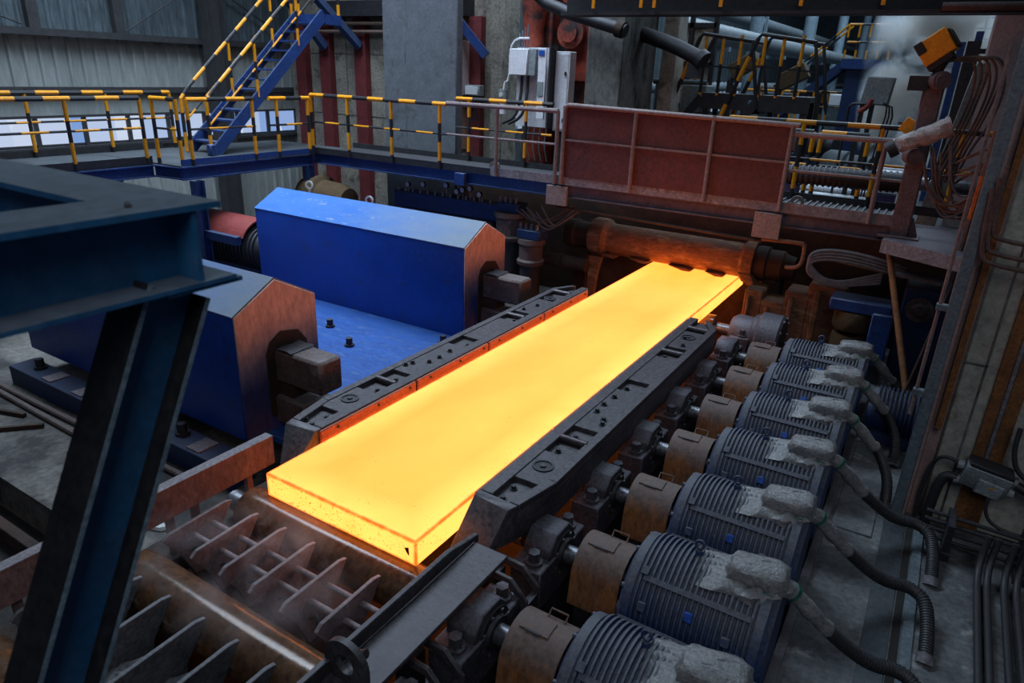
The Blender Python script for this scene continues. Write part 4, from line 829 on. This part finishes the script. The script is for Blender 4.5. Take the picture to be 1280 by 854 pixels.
for x, z in ((-3.9, 6.6), (-2.3, 7.6), (-3.9, 8.0)): MB().box(x-.1, x+.1, 30, 88, z, z+.22).build('chord', 'far_machine', tr)
for q in range(28):
    yy = 30+q*2; MB().bar((-3.9, yy, 6.7), (-2.3, yy, 7.7), .08, .08).build('cross_bar', 'pale_column', tr); MB().bar((-3.9, yy, 6.7), (-3.9, yy+2, 8.1), .08, .08).build('lacing', 'pale_column', tr)
# grey panel box with pipes behind the pylon
gb = thing('grey_panel', 'grey framed panel and pale box behind the pylon', 'panel', (-6.2, 19.5, -1))
MB().box(-7.2, -5.9, 19.5, 19.6, 2.0, 4.95).build('sheet', 'concrete', gb)
for x in (-7.2, -6.55, -5.9): MB().box(x-.06, x+.06, 19.4, 19.5, 1.0, 5.2).build('frame_post', 'black_iron', gb)
for z in (3.95, 4.9, 2.9): MB().box(-7.2, -5.9, 19.4, 19.5, z-.06, z+.06).build('frame_bar', 'black_iron', gb)
lb = thing('valve_station', 'pale grey tank box with upright pipes and dark valves', 'valve station', (-6.0, 17.6, -1)); MB().box(-5.98, -5.35, 17.5, 18.0, 2.75, 3.45).build('box', 'cabinet_grey', lb, bev=.02)
MB().cyl((-6.75, 17.6, 3.5), (-5.4, 17.6, 3.5), .07, 10).build('header_pipe', 'far_machine', lb)
for q in range(4): MB().cyl((-6.65+q*.17, 17.6, 2.3), (-6.65+q*.17, 17.6, 3.5), .05, 8).build('riser', 'conduit_blue', lb)
MB().box(-6.7, -5.0, 17.5, 18.0, 1.4, 2.3).build('lower_block', 'blue_dark', lb)
for q in range(9): MB().sphere((-6.5+q*.19, 17.45, 2.4+.12*(q % 3)), .09, 8, 6).build('valve', 'black_iron', lb)
# two black step-overs with yellow handrails
def stepover(label, x0, y):
    t = thing('step_over', label, 'step-over stairs', (x0+.9, y+.5, 1.2), 'black step-over stairs beyond the bridge')
    MB().box(x0+.65, x0+1.75, y, y+1.0, 3.18, 3.30).build('platform', 'black_iron', t)
    MB().box(x0+.65, x0+1.75, y-.02, y, 2.95, 3.30).build('fascia', 'black_iron', t)
    for q in (0, 1.0): MB().bar((x0+.65, y+q, 3.2), (x0-.35, y+q, 1.9), .05, .2).build('stringer', 'black_iron', t)
    for q in range(5): MB().box(x0-.2+q*.2, x0+.02+q*.2, y, y+1, 2.1+q*.24, 2.13+q*.24).build('tread', 'black_iron', t)
    for q in (-.02, 1.0):
        striped(MB(), [V(x0-.25, y+q, 2.55), V(x0+.45, y+q, 4.48)], .05, .55).build('handrail', YB, t)
        MB().tube([(x0+.45, y+q, 4.48), (x0+.52, y+q, 4.56), (x0+1.65, y+q, 4.42), (x0+1.95, y+q, 3.0)], .042, 8).build('guard_bar', 'black_paint', t)
    MB().bar((x0+.45, y, 3.9), (x0+1.75, y, 3.82), .03, .035).build('guard_bar', 'black_paint', t)
    striped(MB(), [V(x0-.1, y+1, 2.3), V(x0+.45, y+1, 3.5)], .024, .5).build('mid_handrail', YB, t)
    for px in (.6, 1.0, 1.4): striped(MB(), [V(x0+px, y, 4.54), V(x0+px, y, 3.25)], .038, .62).build('guard_post', YB, t)
    for q in (.05, .95):
        for px in (.75, 1.65): MB().box(x0+px-.05, x0+px+.05, y+q-.05, y+q+.05, 1.2, 3.18).build('leg', 'black_iron', t)
stepover('left one of two black step-over stairs with yellow handrails', -5.95, 17.0)
stepover('right one of two black step-over stairs with yellow handrails', -4.63, 17.0)
for i, (x, z) in enumerate(((-5.7, 4.0), (-4.3, 3.75))):
    f = thing('floodlight', ['dusty yellow-brown camera head between the step-over handrails', 'dusty yellow-brown camera head behind the right step-over'][i], 'camera head', (x, 22, z-.5), 'camera heads in the hall')
    MB().obox((x, 22, z), (.35, 0, .2), (0, .2, 0), (-.1, 0, .2)).build('casing', 'chain_gold', f, bev=.03); MB().cyl((x-.35, 22, z-.4), (x, 22, z), .08, 8).build('arm', 'black_iron', f)
    MB().cyl((x-.35, 22, -1), (x-.35, 22, z-.4), .1, 8).build('stand', 'black_iron', f)
# blue tower with stairs
bt = thing('blue_tower', 'dark blue steel tower with a railed top and stairs, deep in the hall', 'tower', (-3.3, 28.5, -1))
MB().box(-3.75, -2.6, 28, 29.5, -1, 4.1).build('body', 'blue_dark', bt); MB().box(-3.95, -2.5, 27.8, 29.6, 4.1, 4.42).build('deck_beam', 'blue_beam', bt)
for q in (0, 1.0): MB().bar((-3.9, 27.9+q, 4.2), (-6.0, 27.9+q, 2.3), .08, .28).build('stringer', 'blue_dark', bt)
for q in range(9): MB().box(-4.15-q*.22, -3.95-q*.22, 27.9, 28.9, 4.05-q*.2, 4.1-q*.2).build('tread', 'blue_dark', bt)
for q in range(5): striped(MB(), [V(-3.9+q*.34, 27.9, 5.5), V(-3.9+q*.34, 27.9, 4.42)], .035, .4).build('post', YB, bt)
for z in (5.5, 4.95): striped(MB(), [V(-3.9, 27.9, z), V(-2.5, 27.9, z)], .035, .4).build('top_rail', YB, bt)
for q in (0, .9): striped(MB(), [V(-3.9, 27.9+q, 5.5), V(-6.1, 27.9+q, 3.4)], .035, .5).build('handrail', YB, bt)
for i in range(6):
    x = -6.6+i*.42; t = railing('yellow_railing', 'small yellow railing deep in the hall left of the blue tower, %s of six' % ['leftmost', 'second', 'third', 'fourth', 'fifth', 'rightmost'][i], [(x, 26+i*.6, 2.2), (x+.7, 26+i*.6, 2.2)], [(x, 26+i*.6, 2.2), (x+.7, 26+i*.6, 2.2)], 1.1, 'small railings deep in the hall', drop=3.2)
for i, (x, yy, z, sx, m, lb_) in enumerate(((-5.9, 24, 1.0, 1.6, 'far_machine', 'grey machine base below the step-overs'), (-3.9, 20.5, 1.1, .9, 'salmon', 'salmon coloured round machine end beyond the bridge'), (-2.95, 20.5, 1.05, .9, 'black_iron', 'black round machine end beside the salmon one'), (-1.9, 17.5, .9, 1.3, 'far_machine', 'grey machine bed under the steam'))):
    t = thing('roll_stand', lb_, 'machine', (x, yy, -1)); MB().lathe((x-sx*.4, yy, z+1.0), (1, -.3, 0), [(0, 0), (0, .25), (.1, .32), (.5, .32), (.55, .26), (sx*.8, .26), (sx*.8, 0)], 18).build('drum', m, t); MB().box(x-sx*.5, x+sx*.5, yy-.4, yy+.4, -1, z+.75).build('bed', 'blue_dark', t, bev=.03)
wl = thing('wagon', 'small white block by a green lamp deep in the hall', 'machine', (-4.7, 34, 1)); MB().box(-5.1, -4.3, 34, 35, -1, 2.7).build('bed', 'far_machine', wl); MB().box(-5.05, -4.35, 34, 35, 2.7, 3.2).build('block', 'white_cabinet', wl, bev=.05); MB().box(-4.3, -3.9, 34, 34.1, 2.7, 2.85).build('lamp', 'green_lamp', wl)
# roller table and shaft beyond the bridge
sf = thing('spindle', 'long ribbed dark spindle lying beyond the bridge deck', 'spindle', (-1.2, 14.5, 1.2))
MB().cyl((-3.2, 14.6, 1.92), (-.4, 14.55, 1.98), .17, 20).build('shaft', 'black_iron', sf); MB().cyl((-.4, 14.55, 1.98), (.6, 14.5, 2.0), .12, 18).build('end_shaft', 'shaft_steel', sf)
for q in range(26): MB().lathe((-3.1+q*.1, 14.6, 1.92+q*.002), (1, 0, .02), [(0, .165), (.02, .195), (.05, .195), (.07, .165)], 18).build('rib', 'bearing_iron', sf)
for x in (-2.6, -.9): MB().box(x-.2, x+.2, 14.4, 14.8, 1.2, 1.75).build('saddle', 'blue_beam', sf)
tb = struct(MB().box(-5.8, 1.2, 14.3, 24, .9, 1.25).build('trim_12', 'floor_plate'))
for i in range(7):
    yy = 15.6+i*1.15
    tag(MB().lathe((-3.6, yy, 1.35), (1, 0, 0), [(0, 0), (0, .16), (2.6, .16), (2.6, 0)], 16).build('table_roller', 'shaft_steel'), 'bluish table roller beyond the bridge, %s one' % ['nearest', 'second', 'third', 'fourth', 'fifth', 'sixth', 'farthest'][i], 'roller', 'table rollers beyond the bridge')
gc = thing('control_cabinet', 'grey-green tilted control cabinet in front of the steam', 'cabinet', (-1.5, 16, .9))
MB().obox((-1.5, 16.05, 3.5), (.25, 0, -.01), (0, .12, 0), (.02, 0, .26)).build('box', 'cabinet_grey', gc, bev=.01); MB().obox((-1.5, 15.92, 3.5), (.23, 0, -.01), (0, .01, 0), (.02, 0, .24)).build('door', 'cabinet_grey', gc, bev=.005)
for x in (-1.72, -1.55): MB().box(x-.04, x+.04, 15.95, 16.1, .9, 3.3).build('stand', 'black_iron', gc)
MB().tube([(-1.95, 15.9, 1.3), (-1.95, 15.9, 3.2), (-1.88, 15.9, 3.25), (-1.6, 15.9, 3.25)], .025, 6).build('tube', 'black_iron', gc)
for q in range(3): MB().tube([(-1.4+q*.05, 15.9, 1.4), (-1.3+q*.06, 15.9, 2.6), (-1.25+q*.06, 15.9, 3.2), (-1.35, 15.9, 3.28)], .018, 6, 1).build('tube', 'black_iron', gc)
MB().tube([(-1.75, 15.85, 3.1), (-1.6, 15.8, 3.2), (-1.55, 15.8, 3.35)], .05, 8, 1).build('valve_handle', 'red_cover', gc)
for i, x in enumerate((-2.75, -1.75)): railing('yellow_railing', ['low yellow and black hoop railing left of the control cabinet', 'low yellow and black hoop railing under the control cabinet'][i], [(x-.5, 15.2, 1.3), (x+.35, 15.2, 1.3)], [(x-.5, 15.2, 1.3), (x+.35, 15.2, 1.3)], 1.4, 'low hoop railings beyond the bridge', r=.045)
tag(MB().bar((-1.0, 15.6, 2.95), (.3, 15.6, 2.9), .05, .05).build('guard_bar', 'cable_brown'), 'brown bar crossing in front of the steam', 'bar')

# ------------------------------------------------------------------ pylon with sensor head and cables
py = thing('sensor_post', 'pinkish steel post on the end of the bridge carrying lamps and cables', 'post', (-.42, 12.1, 1.45))
MB().box(-.55, -.29, 11.98, 12.22, 1.45, 3.75).build('box_post', 'pylon_pink', py, bev=.02)
MB().prism([(-.68, 1.45), (-.16, 1.45), (-.27, 1.75), (-.57, 1.75)], 'y', 12.05, 12.15).build('gusset', 'pylon_pink', py); MB().box(-.7, -.14, 11.85, 12.35, 1.45, 1.475).build('base_plate', 'pylon_pink', py)
for x, z in ((-.46, 2.66), (-.36, 3.70)):
    p_ = MB().cyl((x-.05, 11.98, z), (x+.03, 11.78, z), .12, 18).build('round_flange', 'pylon_pink', py); MB().cyl((x+.03, 11.78, z), (x+.04, 11.76, z), .09, 18).build('end_cap', 'pylon_pink', p_)
MB().box(-.75, -.5, 11.9, 12.1, 3.55, 3.75).build('clamp', 'black_iron', py)
sh = thing('heat_sensor', 'yellow and black box sensor head tilted on top of the post', 'sensor', (-.5, 12.0, 3.85))
u, v_ = V(.16, -.02, .13), V(-.10, 0, .13); c = V(-.50, 11.95, 4.12)
MB().obox(c, u, (0.02, .16, 0), v_).build('body', 'yellow', sh, bev=.012); MB().obox(c-v_*1.25-u*.15, u*.8, (0.02, .14, 0), v_*.28).build('lower_shroud', 'black_paint', sh, bev=.01)
MB().obox(c-u*.75+v_*.55+V(0, -.02, 0), u*.28, (0.02, .155, 0), v_*.5).build('lens_hood', 'black_paint', sh, bev=.01); MB().obox(c+u*1.12+V(0, 0, -.02), u*.12, (.02, .14, 0), v_*.8).build('end_cap', 'rust_dark', sh, bev=.01)
MB().cyl((-.45, 12.0, 3.72), c-v_*1.3, .06, 10).build('swivel', 'black_iron', sh)
fl_ = thing('wrapped_lamp', 'cylindrical lamp wrapped in clear plastic film hanging on the post', 'lamp', (-.4, 11.7, 2.8))
MB().tube([(-.72, 11.65, 2.78), (-.55, 11.66, 2.88), (-.30, 11.68, 3.0), (-.08, 11.70, 3.12)], lambda q: .10+.04*q, 14, 2).build('film', 'clear_wrap', fl_, jit=.018); MB().cyl((-.80, 11.64, 2.72), (-.70, 11.65, 2.79), .12, 14).build('lens_ring', 'black_iron', fl_)
tag(MB().obox((-.62, 12.15, 3.05), (.05, 0, .09), (0, .05, 0), (-.09, 0, .05)).build('warning_plate', 'yellow', bev=.006), 'small yellow plate on the left side of the pinkish post', 'plate')
rn = random.Random(11)
for i in range(16):
    z0 = 2.55+.03*(i % 5); sag = .35+.05*i*.9; a = V(-.36+.022*i, 11.95, 2.9-rn.uniform(0, .5)); b = V(.75+rn.uniform(-.1, .25), 11.6, 2.75+rn.uniform(-.2, .45))
    m_ = a.lerp(b, .45); m_.z = 1.75+rn.uniform(0, .5)
    tag(MB().tube([a, a.lerp(m_, .5)+V(-.05, 0, -.25), m_, m_.lerp(b, .5)+V(.08, 0, -.12), b], .016, 6, 3).build('hanging_cable', ['cable_brown', 'cable_grey'][i % 2]), 'loose %s cable sagging from the pinkish post, %s in the bundle from the left' % (['brown', 'grey'][i % 2], (ORD+['tenth', 'eleventh', 'twelfth', 'thirteenth', 'fourteenth', 'fifteenth', 'sixteenth'])[i]), 'cable', 'sagging cables at the right')
for i in range(7):
    a = V(-.2+.05*i, 12.2, 2.3); m_ = V(.02+.06*i, 12.1, 3.2+.1*(i % 3)); b = V(-.35+.05*i, 12.05, 3.95)
    tag(MB().tube([a, a+V(.12, 0, .5), m_, m_+V(.05, 0, .5), b+V(.3, 0, .1), b], .017, 6, 3).build('looped_cable', rn.choice(['cable_brown', 'cable_grey'])), 'cable looping up to the yellow sensor head, %s from the post' % ORD[i], 'cable', 'looping cables of the sensor head')
for i, (a, m_, b) in enumerate((((.0, 12, 2.55), (.6, 11.6, 3.0), (1.6, 11.2, 3.25)), ((.05, 12, 2.45), (.7, 11.6, 2.8), (1.6, 11.2, 3.1)), ((-.05, 12, 2.4), (.7, 11.6, 2.6), (1.6, 11.2, 3.35)), ((.1, 12, 2.3), (.5, 11.7, 2.7), (1.2, 11.2, 3.5)))):
    tag(MB().tube([a, m_, b], .02, 6, 3).build('hanging_cable', 'cable_brown'), 'brown cable rising to the right edge, %s of four' % ['topmost', 'second', 'third', 'lowest'][i], 'cable', 'brown cables rising to the right edge')

# ------------------------------------------------------------------ right-hand pillars
up_ = tag(MB().box(.11, 1.6, 14.9, 15.6, -1, 9).build('concrete_pillar', 'cabinet_pink', bev=.03), 'pinkish dusty concrete pillar behind the cables at the upper right', 'pillar')
tag(MB().prism([(-.3, 1.2), (.02, 1.2), (.22, 4.0), (.02, 4.0)], 'y', 14.1, 14.3).build('leaning_plate', 'cabinet_grey', bev=.01), 'grey leaning plate between the post and the upper right pillar', 'plate')
rk = thing('dark_rack', 'dark stepped rack standing beside the upper right pillar', 'rack', (-.1, 16, -1)); MB().box(-.2, .02, 15.7, 16, -1, 4.4).build('mast', 'black_iron', rk)
for q in range(5): MB().box(-.2, .25, 15.75, 15.95, 3.2+q*.25, 3.28+q*.25).build('rung', 'black_iron', rk)
for i, x in enumerate((-.32, -.05)): tag(MB().box(x-.07, x+.07, 17.9, 18.1, -1, 4.5+.2*i).build('blue_post', 'blue_beam', bev=.01), ['blue post behind the yellow sensor head', 'blue post beside the dark rack'][i], 'post')
pl = thing('concrete_pillar', 'stained grey concrete pillar at the right edge with channels and pipes', 'pillar', (1.4, 9, -.95))
MB().box(.58, 2.6, 8.15, 9.8, -.95, 8).build('core', 'concrete', pl, bev=.03)
MB().box(.78, .80, 8.135, 8.15, -.95, 8).build('joint', 'concrete_dark', pl); MB().box(.58, .80, 8.135, 8.15, .95, .965).build('joint', 'concrete_dark', pl)
MB().box(.42, .46, 8.05, 8.35, -.95, 8).box(.46, .58, 8.13, 8.17, -.95, 8).build('corner_channel', 'post_pink', pl, bev=.006)
MB().box(.50, .56, 8.02, 8.14, .2, 8).build('rust_strip', 'rust_channel', pl)
for x0, x1 in ((.90, 1.00), (1.05, 1.17)): MB().box(x0, x1, 8.10, 8.15, -.35, 8).build('rust_channel', 'rust_channel', pl)
MB().cyl((1.025, 8.10, -.1), (1.025, 8.10, 8), .022, 8).build('riser_pipe', 'kick_dust', pl)
MB().box(.9, 1.15, 8.13, 8.15, -.95, -.4).build('rust_stain', 'rust_channel', pl)
sc_ = thing('stanchion', 'blue-grey upright steel channel in front of the right pillar corner', 'stanchion', (.36, 7.98, -.95)); MB().box(.31, .42, 7.94, 8.02, -.95, 6).build('channel', 'conduit_blue', sc_, bev=.008); MB().cyl((.24, 8.0, .3), (.24, 8.0, 4), .018, 8).build('rod', 'pink_rail', sc_)
for z in (.55, 1.5): MB().box(.21, .33, 7.95, 8.03, z, z+.06).build('clip', 'conduit_blue', sc_)
for i, z in enumerate((2.02, 2.12, 2.26)):
    tag(MB().tube([(.40+.03*i, 7.88, 2.75+.1*i), (.44+.02*i, 7.88, z+.12), (.55, 7.88, z), (2.4, 7.88, z-.02)], .022, 8, 2).build('wall_conduit', 'rust_arm'), ['lowest', 'middle', 'topmost'][i] + ' of three bent conduits crossing the right pillar', 'conduit', 'bent conduits on the right pillar')
bx_ = thing('junction_box', 'grey cast junction box with black cables on the right pillar', 'junction box', (1.06, 8.0, -.4))
MB().obox((1.06, 7.97, -.20), (.21, 0, -.03), (0, .10, 0), (.015, -.05, .14)).build('body', 'junction_grey', bx_, bev=.015); MB().obox((1.08, 7.95, -.06), (.2, 0, -.03), (0, .12, 0), (0, 0, .035)).build('lid', 'black_iron', bx_, bev=.01)
MB().obox((1.10, 7.89, -.27), (.12, 0, -.02), (0, .03, 0), (.01, -.02, .09)).build('cover', 'junction_grey', bx_, bev=.012)
for x, z in ((.82, -.12), (.82, -.30), (1.30, -.16), (1.30, -.30)): MB().cyl((x-.03, 8.0, z), (x+.03, 8.0, z), .05, 12).build('gland', 'junction_grey', bx_)
MB().box(1.10, 1.14, 7.85, 7.87, -.25, -.22).build('plug', 'yellow', bx_); MB().box(1.0, 1.08, 7.86, 7.88, -.22, -.18).build('plug', 'black_iron', bx_)
for i, (P, r, l) in enumerate((([(.80, 8.0, -.12), (.72, 8.0, -.08), (.62, 8.02, -.10), (.56, 8.04, -.25), (.54, 8.04, -.6), (.56, 8.04, -.9)], .02, 'thin black cable leaving the junction box to the left'), ([(.82, 8.0, -.30), (.74, 8.0, -.28), (.68, 8.0, -.36), (.66, 8.0, -.7), (.66, 8.0, -.93)], .05, 'thick dark bent conduit below the junction box'), ([(1.33, 8.0, -.2), (1.5, 7.95, -.25), (1.9, 7.9, -.25)], .05, 'thick black cable leaving the junction box to the right'), ([(1.2, 7.95, .45), (1.2, 7.92, .2), (1.28, 7.9, -.02), (1.5, 7.88, -.1), (1.8, 7.85, -.12)], .025, 'black cable bending above the junction box'), ([(1.12, 7.86, -.36), (1.12, 7.84, -.5), (1.2, 7.82, -.62), (1.4, 7.8, -.66), (1.8, 7.8, -.62)], .018, 'thin black cable hanging below the junction box'))):
    tag(MB().tube(P, r, 10, 2).build('power_cable', 'hose'), l, 'cable')
for i, z in enumerate((-.60, -.68, -.76, -.84)):
    tag(MB().cyl((.62, 7.70-.03*i, z), (3.5, 7.55-.03*i, z), .022, 8).build('floor_pipe', 'black_iron'), ['topmost', 'second', 'third', 'lowest'][i] + ' dark pipe of the rack along the pillar foot', 'pipe', 'pipe rack at the pillar foot')
for x in (.85, 1.5): tag(MB().box(x-.03, x+.03, 7.40, 7.8, -.95, -.55).box(x-.05, x+.05, 7.36, 7.5, -.95, -.86).build('pipe_support', 'black_iron'), ['left', 'right'][x > 1] + ' support bracket of the pipe rack at the pillar foot', 'bracket')
for i, x in enumerate((1.14, 1.22, 1.36, 1.46)):
    tag(MB().tube([(x, 2.0, -.90), (x, 6.9, -.90), (x, 7.15, -.87), (x, 7.3, -.75), (x+.02, 7.35, -.5)], .032, 10, 2).build('floor_conduit', 'hose'), ['leftmost', 'second', 'third', 'rightmost'][i] + ' dark conduit running along the floor at the right edge', 'conduit', 'floor conduits at the right edge')
br_ = tag(MB().cyl((-.49, 11.9, 1.26), (.28, 10.6, -.70), .045, 10).build('rusty_strut', 'rust_channel'), 'rusty round strut slanting down from the bridge end', 'strut')
tag(MB().cyl((.45, 11.3, 1.3), (.12, 10.4, -.9), .02, 8).build('thin_strut', 'rust_dark'), 'thin pinkish rod under the bridge end near the pillar', 'rod')
tag(striped(MB(), [V(.45, 11.6, 3.1), V(.42, 11.6, 1.45)], .045, .6).build('platform_post', ['cable_brown', 'orange_paint']), 'orange-brown upright post on the end platform of the bridge', 'post')
# blue hoist with chain, machines in the dark under the bridge end
ho = thing('chain_hoist', 'blue bracket with a golden rusty chain drum under the bridge end', 'hoist', (-.7, 12, -1))
MB().box(-1.15, -.25, 11.85, 12.35, .18, .38).build('arm', 'blue_beam', ho, bev=.02); MB().box(-.50, -.20, 11.8, 12.3, -.62, .25).build('column', 'blue_beam', ho, bev=.02)
MB().lathe((-.78, 12.1, -.15), (0, 0, 1), [(0, 0), (0, .27), (.08, .3), (.24, .3), (.32, .27), (.32, 0)], 24).build('chain_coil', 'chain_gold', ho, jit=.01); MB().lathe((-.78, 12.1, -.55), (0, 0, 1), [(0, 0), (0, .25), (.08, .28), (.24, .28), (.32, .25), (.32, 0)], 24).build('chain_coil', 'chain_gold', ho, jit=.01)
MB().box(-1.3, -.2, 11.9, 12.5, -1.0, -.6).build('base', 'black_iron', ho)
bm2 = thing('blue_gearbox', 'dark blue gearbox in the shadow under the bridge end', 'gearbox', (.0, 12.6, -1)); MB().box(-.15, .7, 12.4, 13.2, -.95, .62).build('casing', 'blue_dark', bm2, bev=.03); MB().lathe((.12, 12.4, .28), (0, -1, 0), [(0, .2), (.06, .2), (.06, .12), (.1, .08), (.1, 0)], 18).build('bearing_cap', 'rust_arm', bm2)
for i in range(4):
    z = .75+.05*i; tag(MB().tube([(-.2, 12.0, z+.1), (-1.0, 11.9, z+.25), (-1.55, 11.85, z+.2), (-1.6, 11.85, z-.05), (-1.2, 11.9, z-.22-.04*i), (-.5, 12.0, z-.05)], .028, 8, 3).build('hydraulic_hose', 'cable_grey'), 'dark hydraulic hose loop under the bridge end, %s of four' % ['lowest', 'second', 'third', 'topmost'][i], 'hose', 'hose loops under the bridge end')
tag(MB().cyl((-1.5, 12.0, 1.0), (.3, 12.0, .85), .05, 10).build('hydraulic_pipe', 'conduit_blue'), 'straight blue-grey pipe under the bridge end', 'pipe')
tag(MB().tube([(-2.4, 12.0, 1.12), (-1.75, 12.0, 1.15), (-1.7, 12.0, 1.1), (-1.7, 12.0, .8), (-1.8, 12.0, .72), (-1.95, 12.05, .7)], .035, 8, 1).build('steam_pipe', 'rust_pipe'), 'rusty bent pipe right of the big cross pipe', 'pipe')
tag(MB().cyl((-6.4, 12.1, 1.15), (-2.4, 12.0, 1.08), .025, 8).build('water_pipe', 'rust_dark'), 'thin dark pipe running under the bridge above the big pipe', 'pipe')
tag(MB().cyl((-7.0, 12.75, -.12), (-5.95, 12.75, -.12), .14, 18).cyl((-6.6, 12.75, -.12), (-6.5, 12.75, -.12), .17, 18).build('cross_shaft', 'rust_dark'), 'dull dark brown shaft left of the big cross pipe', 'shaft')
for i in range(5):
    x = -1.75+i*.2; tag(MB().cyl((x, 11.6-.08*i, -.95), (x, 11.6-.08*i, -.5+.05*(i % 2)), .05, 10).cyl((x, 11.6-.08*i, -.5), (x, 11.6-.08*i, -.42), .08, 6).build('valve', 'black_iron', bev=.004), 'dark valve in front of the chain hoist, %s of five' % ['leftmost', 'second', 'third', 'fourth', 'rightmost'][i], 'valve', 'dark valves before the chain hoist')

# ------------------------------------------------------------------ left floor litter
for i, (a, b) in enumerate((((-11.2, 3.9, -1.08), (-8.2, 3.85, -1.08)), ((-12.5, 4.0, -1.08), (-6.5, 4.05, -1.08)))):
    tag(MB().cyl(a, b, .04, 8).build('floor_pipe', 'rust_arm'), ['shorter', 'longer'][i] + ' brown pipe on the floor before the nearer housing', 'pipe')
fr = thing('floor_frame', 'rusty rectangular bar frame lying on the left floor', 'frame', (-11, 3.5, -1.12))
for a, b in (((-11.6, 3.2), (-10.1, 3.2)), ((-11.6, 3.25), (-10.1, 3.75)), ((-10.1, 3.2), (-9.6, 3.75)), ((-11.6, 3.12), (-10.1, 3.10))): MB().bar((*a, -1.09), (*b, -1.09), .05, .06).build('bar', 'rust_dark', fr)
hs = thing('hose_coil', 'hanging dark hose loop at the far left floor', 'hose', (-11.9, 4.1, -1.1)); MB().tube([(-12.0, 4.1, -.2), (-12.05, 4.1, -.8), (-11.95, 4.1, -1.05), (-11.8, 4.1, -.9), (-11.85, 4.1, -.2)], .035, 8, 2).build('loop', 'hose', hs); MB().box(-12.2, -11.7, 4.05, 4.2, -.25, -.05).build('bracket', 'conduit_blue', hs)
for i, yy in enumerate((2.5, 1.7)): tag(MB().box(-12, -5.6, yy, yy+.12, -1.6, -1.35).build('floor_rail', 'rust_dark', bev=.01), ['farther', 'nearer'][i] + ' dark steel rail in the trench at the left edge', 'rail')
tag(MB().sphere((-6.5, 3.35, -1.1), .18, 10, 6, (1.6, .7, .2)).build('lime_patch', 'gauge_face', jit=.015), 'small white spill on the floor beside the nearer housing', 'spill')

# ------------------------------------------------------------------ steam
def steam(name, label, box, dens, sc, lo, hi, col=(.84, .91, 1)):
    m = bpy.data.materials.new(name); m.use_nodes = True; nt = m.node_tree; N = nt.nodes; L = nt.links; N.remove(N['Principled BSDF'])
    v = N.new('ShaderNodeVolumeScatter'); v.inputs['Color'].default_value = (*col, 1); v.inputs['Anisotropy'].default_value = .2
    tc = N.new('ShaderNodeTexCoord'); n = N.new('ShaderNodeTexNoise'); n.inputs['Scale'].default_value = sc; n.inputs['Detail'].default_value = 5; n.inputs['Roughness'].default_value = .6; n.inputs['Distortion'].default_value = .6
    L.new(tc.outputs['Object'], n.inputs['Vector'])
    r = N.new('ShaderNodeMapRange'); r.inputs[1].default_value = lo; r.inputs[2].default_value = hi; L.new(n.outputs[0], r.inputs[0])
    # thin out towards the sides of the plume
    g = N.new('ShaderNodeTexGradient'); g.gradient_type = 'SPHERICAL'; mp = N.new('ShaderNodeMapping'); L.new(tc.outputs['Generated'], mp.inputs[0])
    mp.inputs['Location'].default_value = (-1, -1, -1); mp.inputs['Scale'].default_value = (2, 2, 2); L.new(mp.outputs[0], g.inputs[0])
    fr_ = N.new('ShaderNodeMapRange'); fr_.inputs[1].default_value = 0; fr_.inputs[2].default_value = .5; L.new(g.outputs[1], fr_.inputs[0])
    a = N.new('ShaderNodeMath'); a.operation = 'MULTIPLY'; L.new(r.outputs[0], a.inputs[0]); L.new(fr_.outputs[0], a.inputs[1])
    b = N.new('ShaderNodeMath'); b.operation = 'MULTIPLY'; L.new(a.outputs[0], b.inputs[0]); b.inputs[1].default_value = dens
    L.new(b.outputs[0], v.inputs['Density']); L.new(v.outputs[0], N['Material Output'].inputs['Volume']); MATS[name] = m
    o = MB().box(*box).build(name, name); tag(o, label, 'steam'); o['kind'] = 'stuff'; return o
steam('steam_plume', 'white steam plume rising beyond the grey-green control cabinet', (-2.35, .55, 18.6, 21.0, .8, 7.2), 9.0, .8, .47, .62)
steam('roller_steam', 'thin steam drifting over the apron plates before the slab', (-5.2, -2.8, 1.9, 3.55, -.40, .20), 1.4, 2.6, .48, .72)
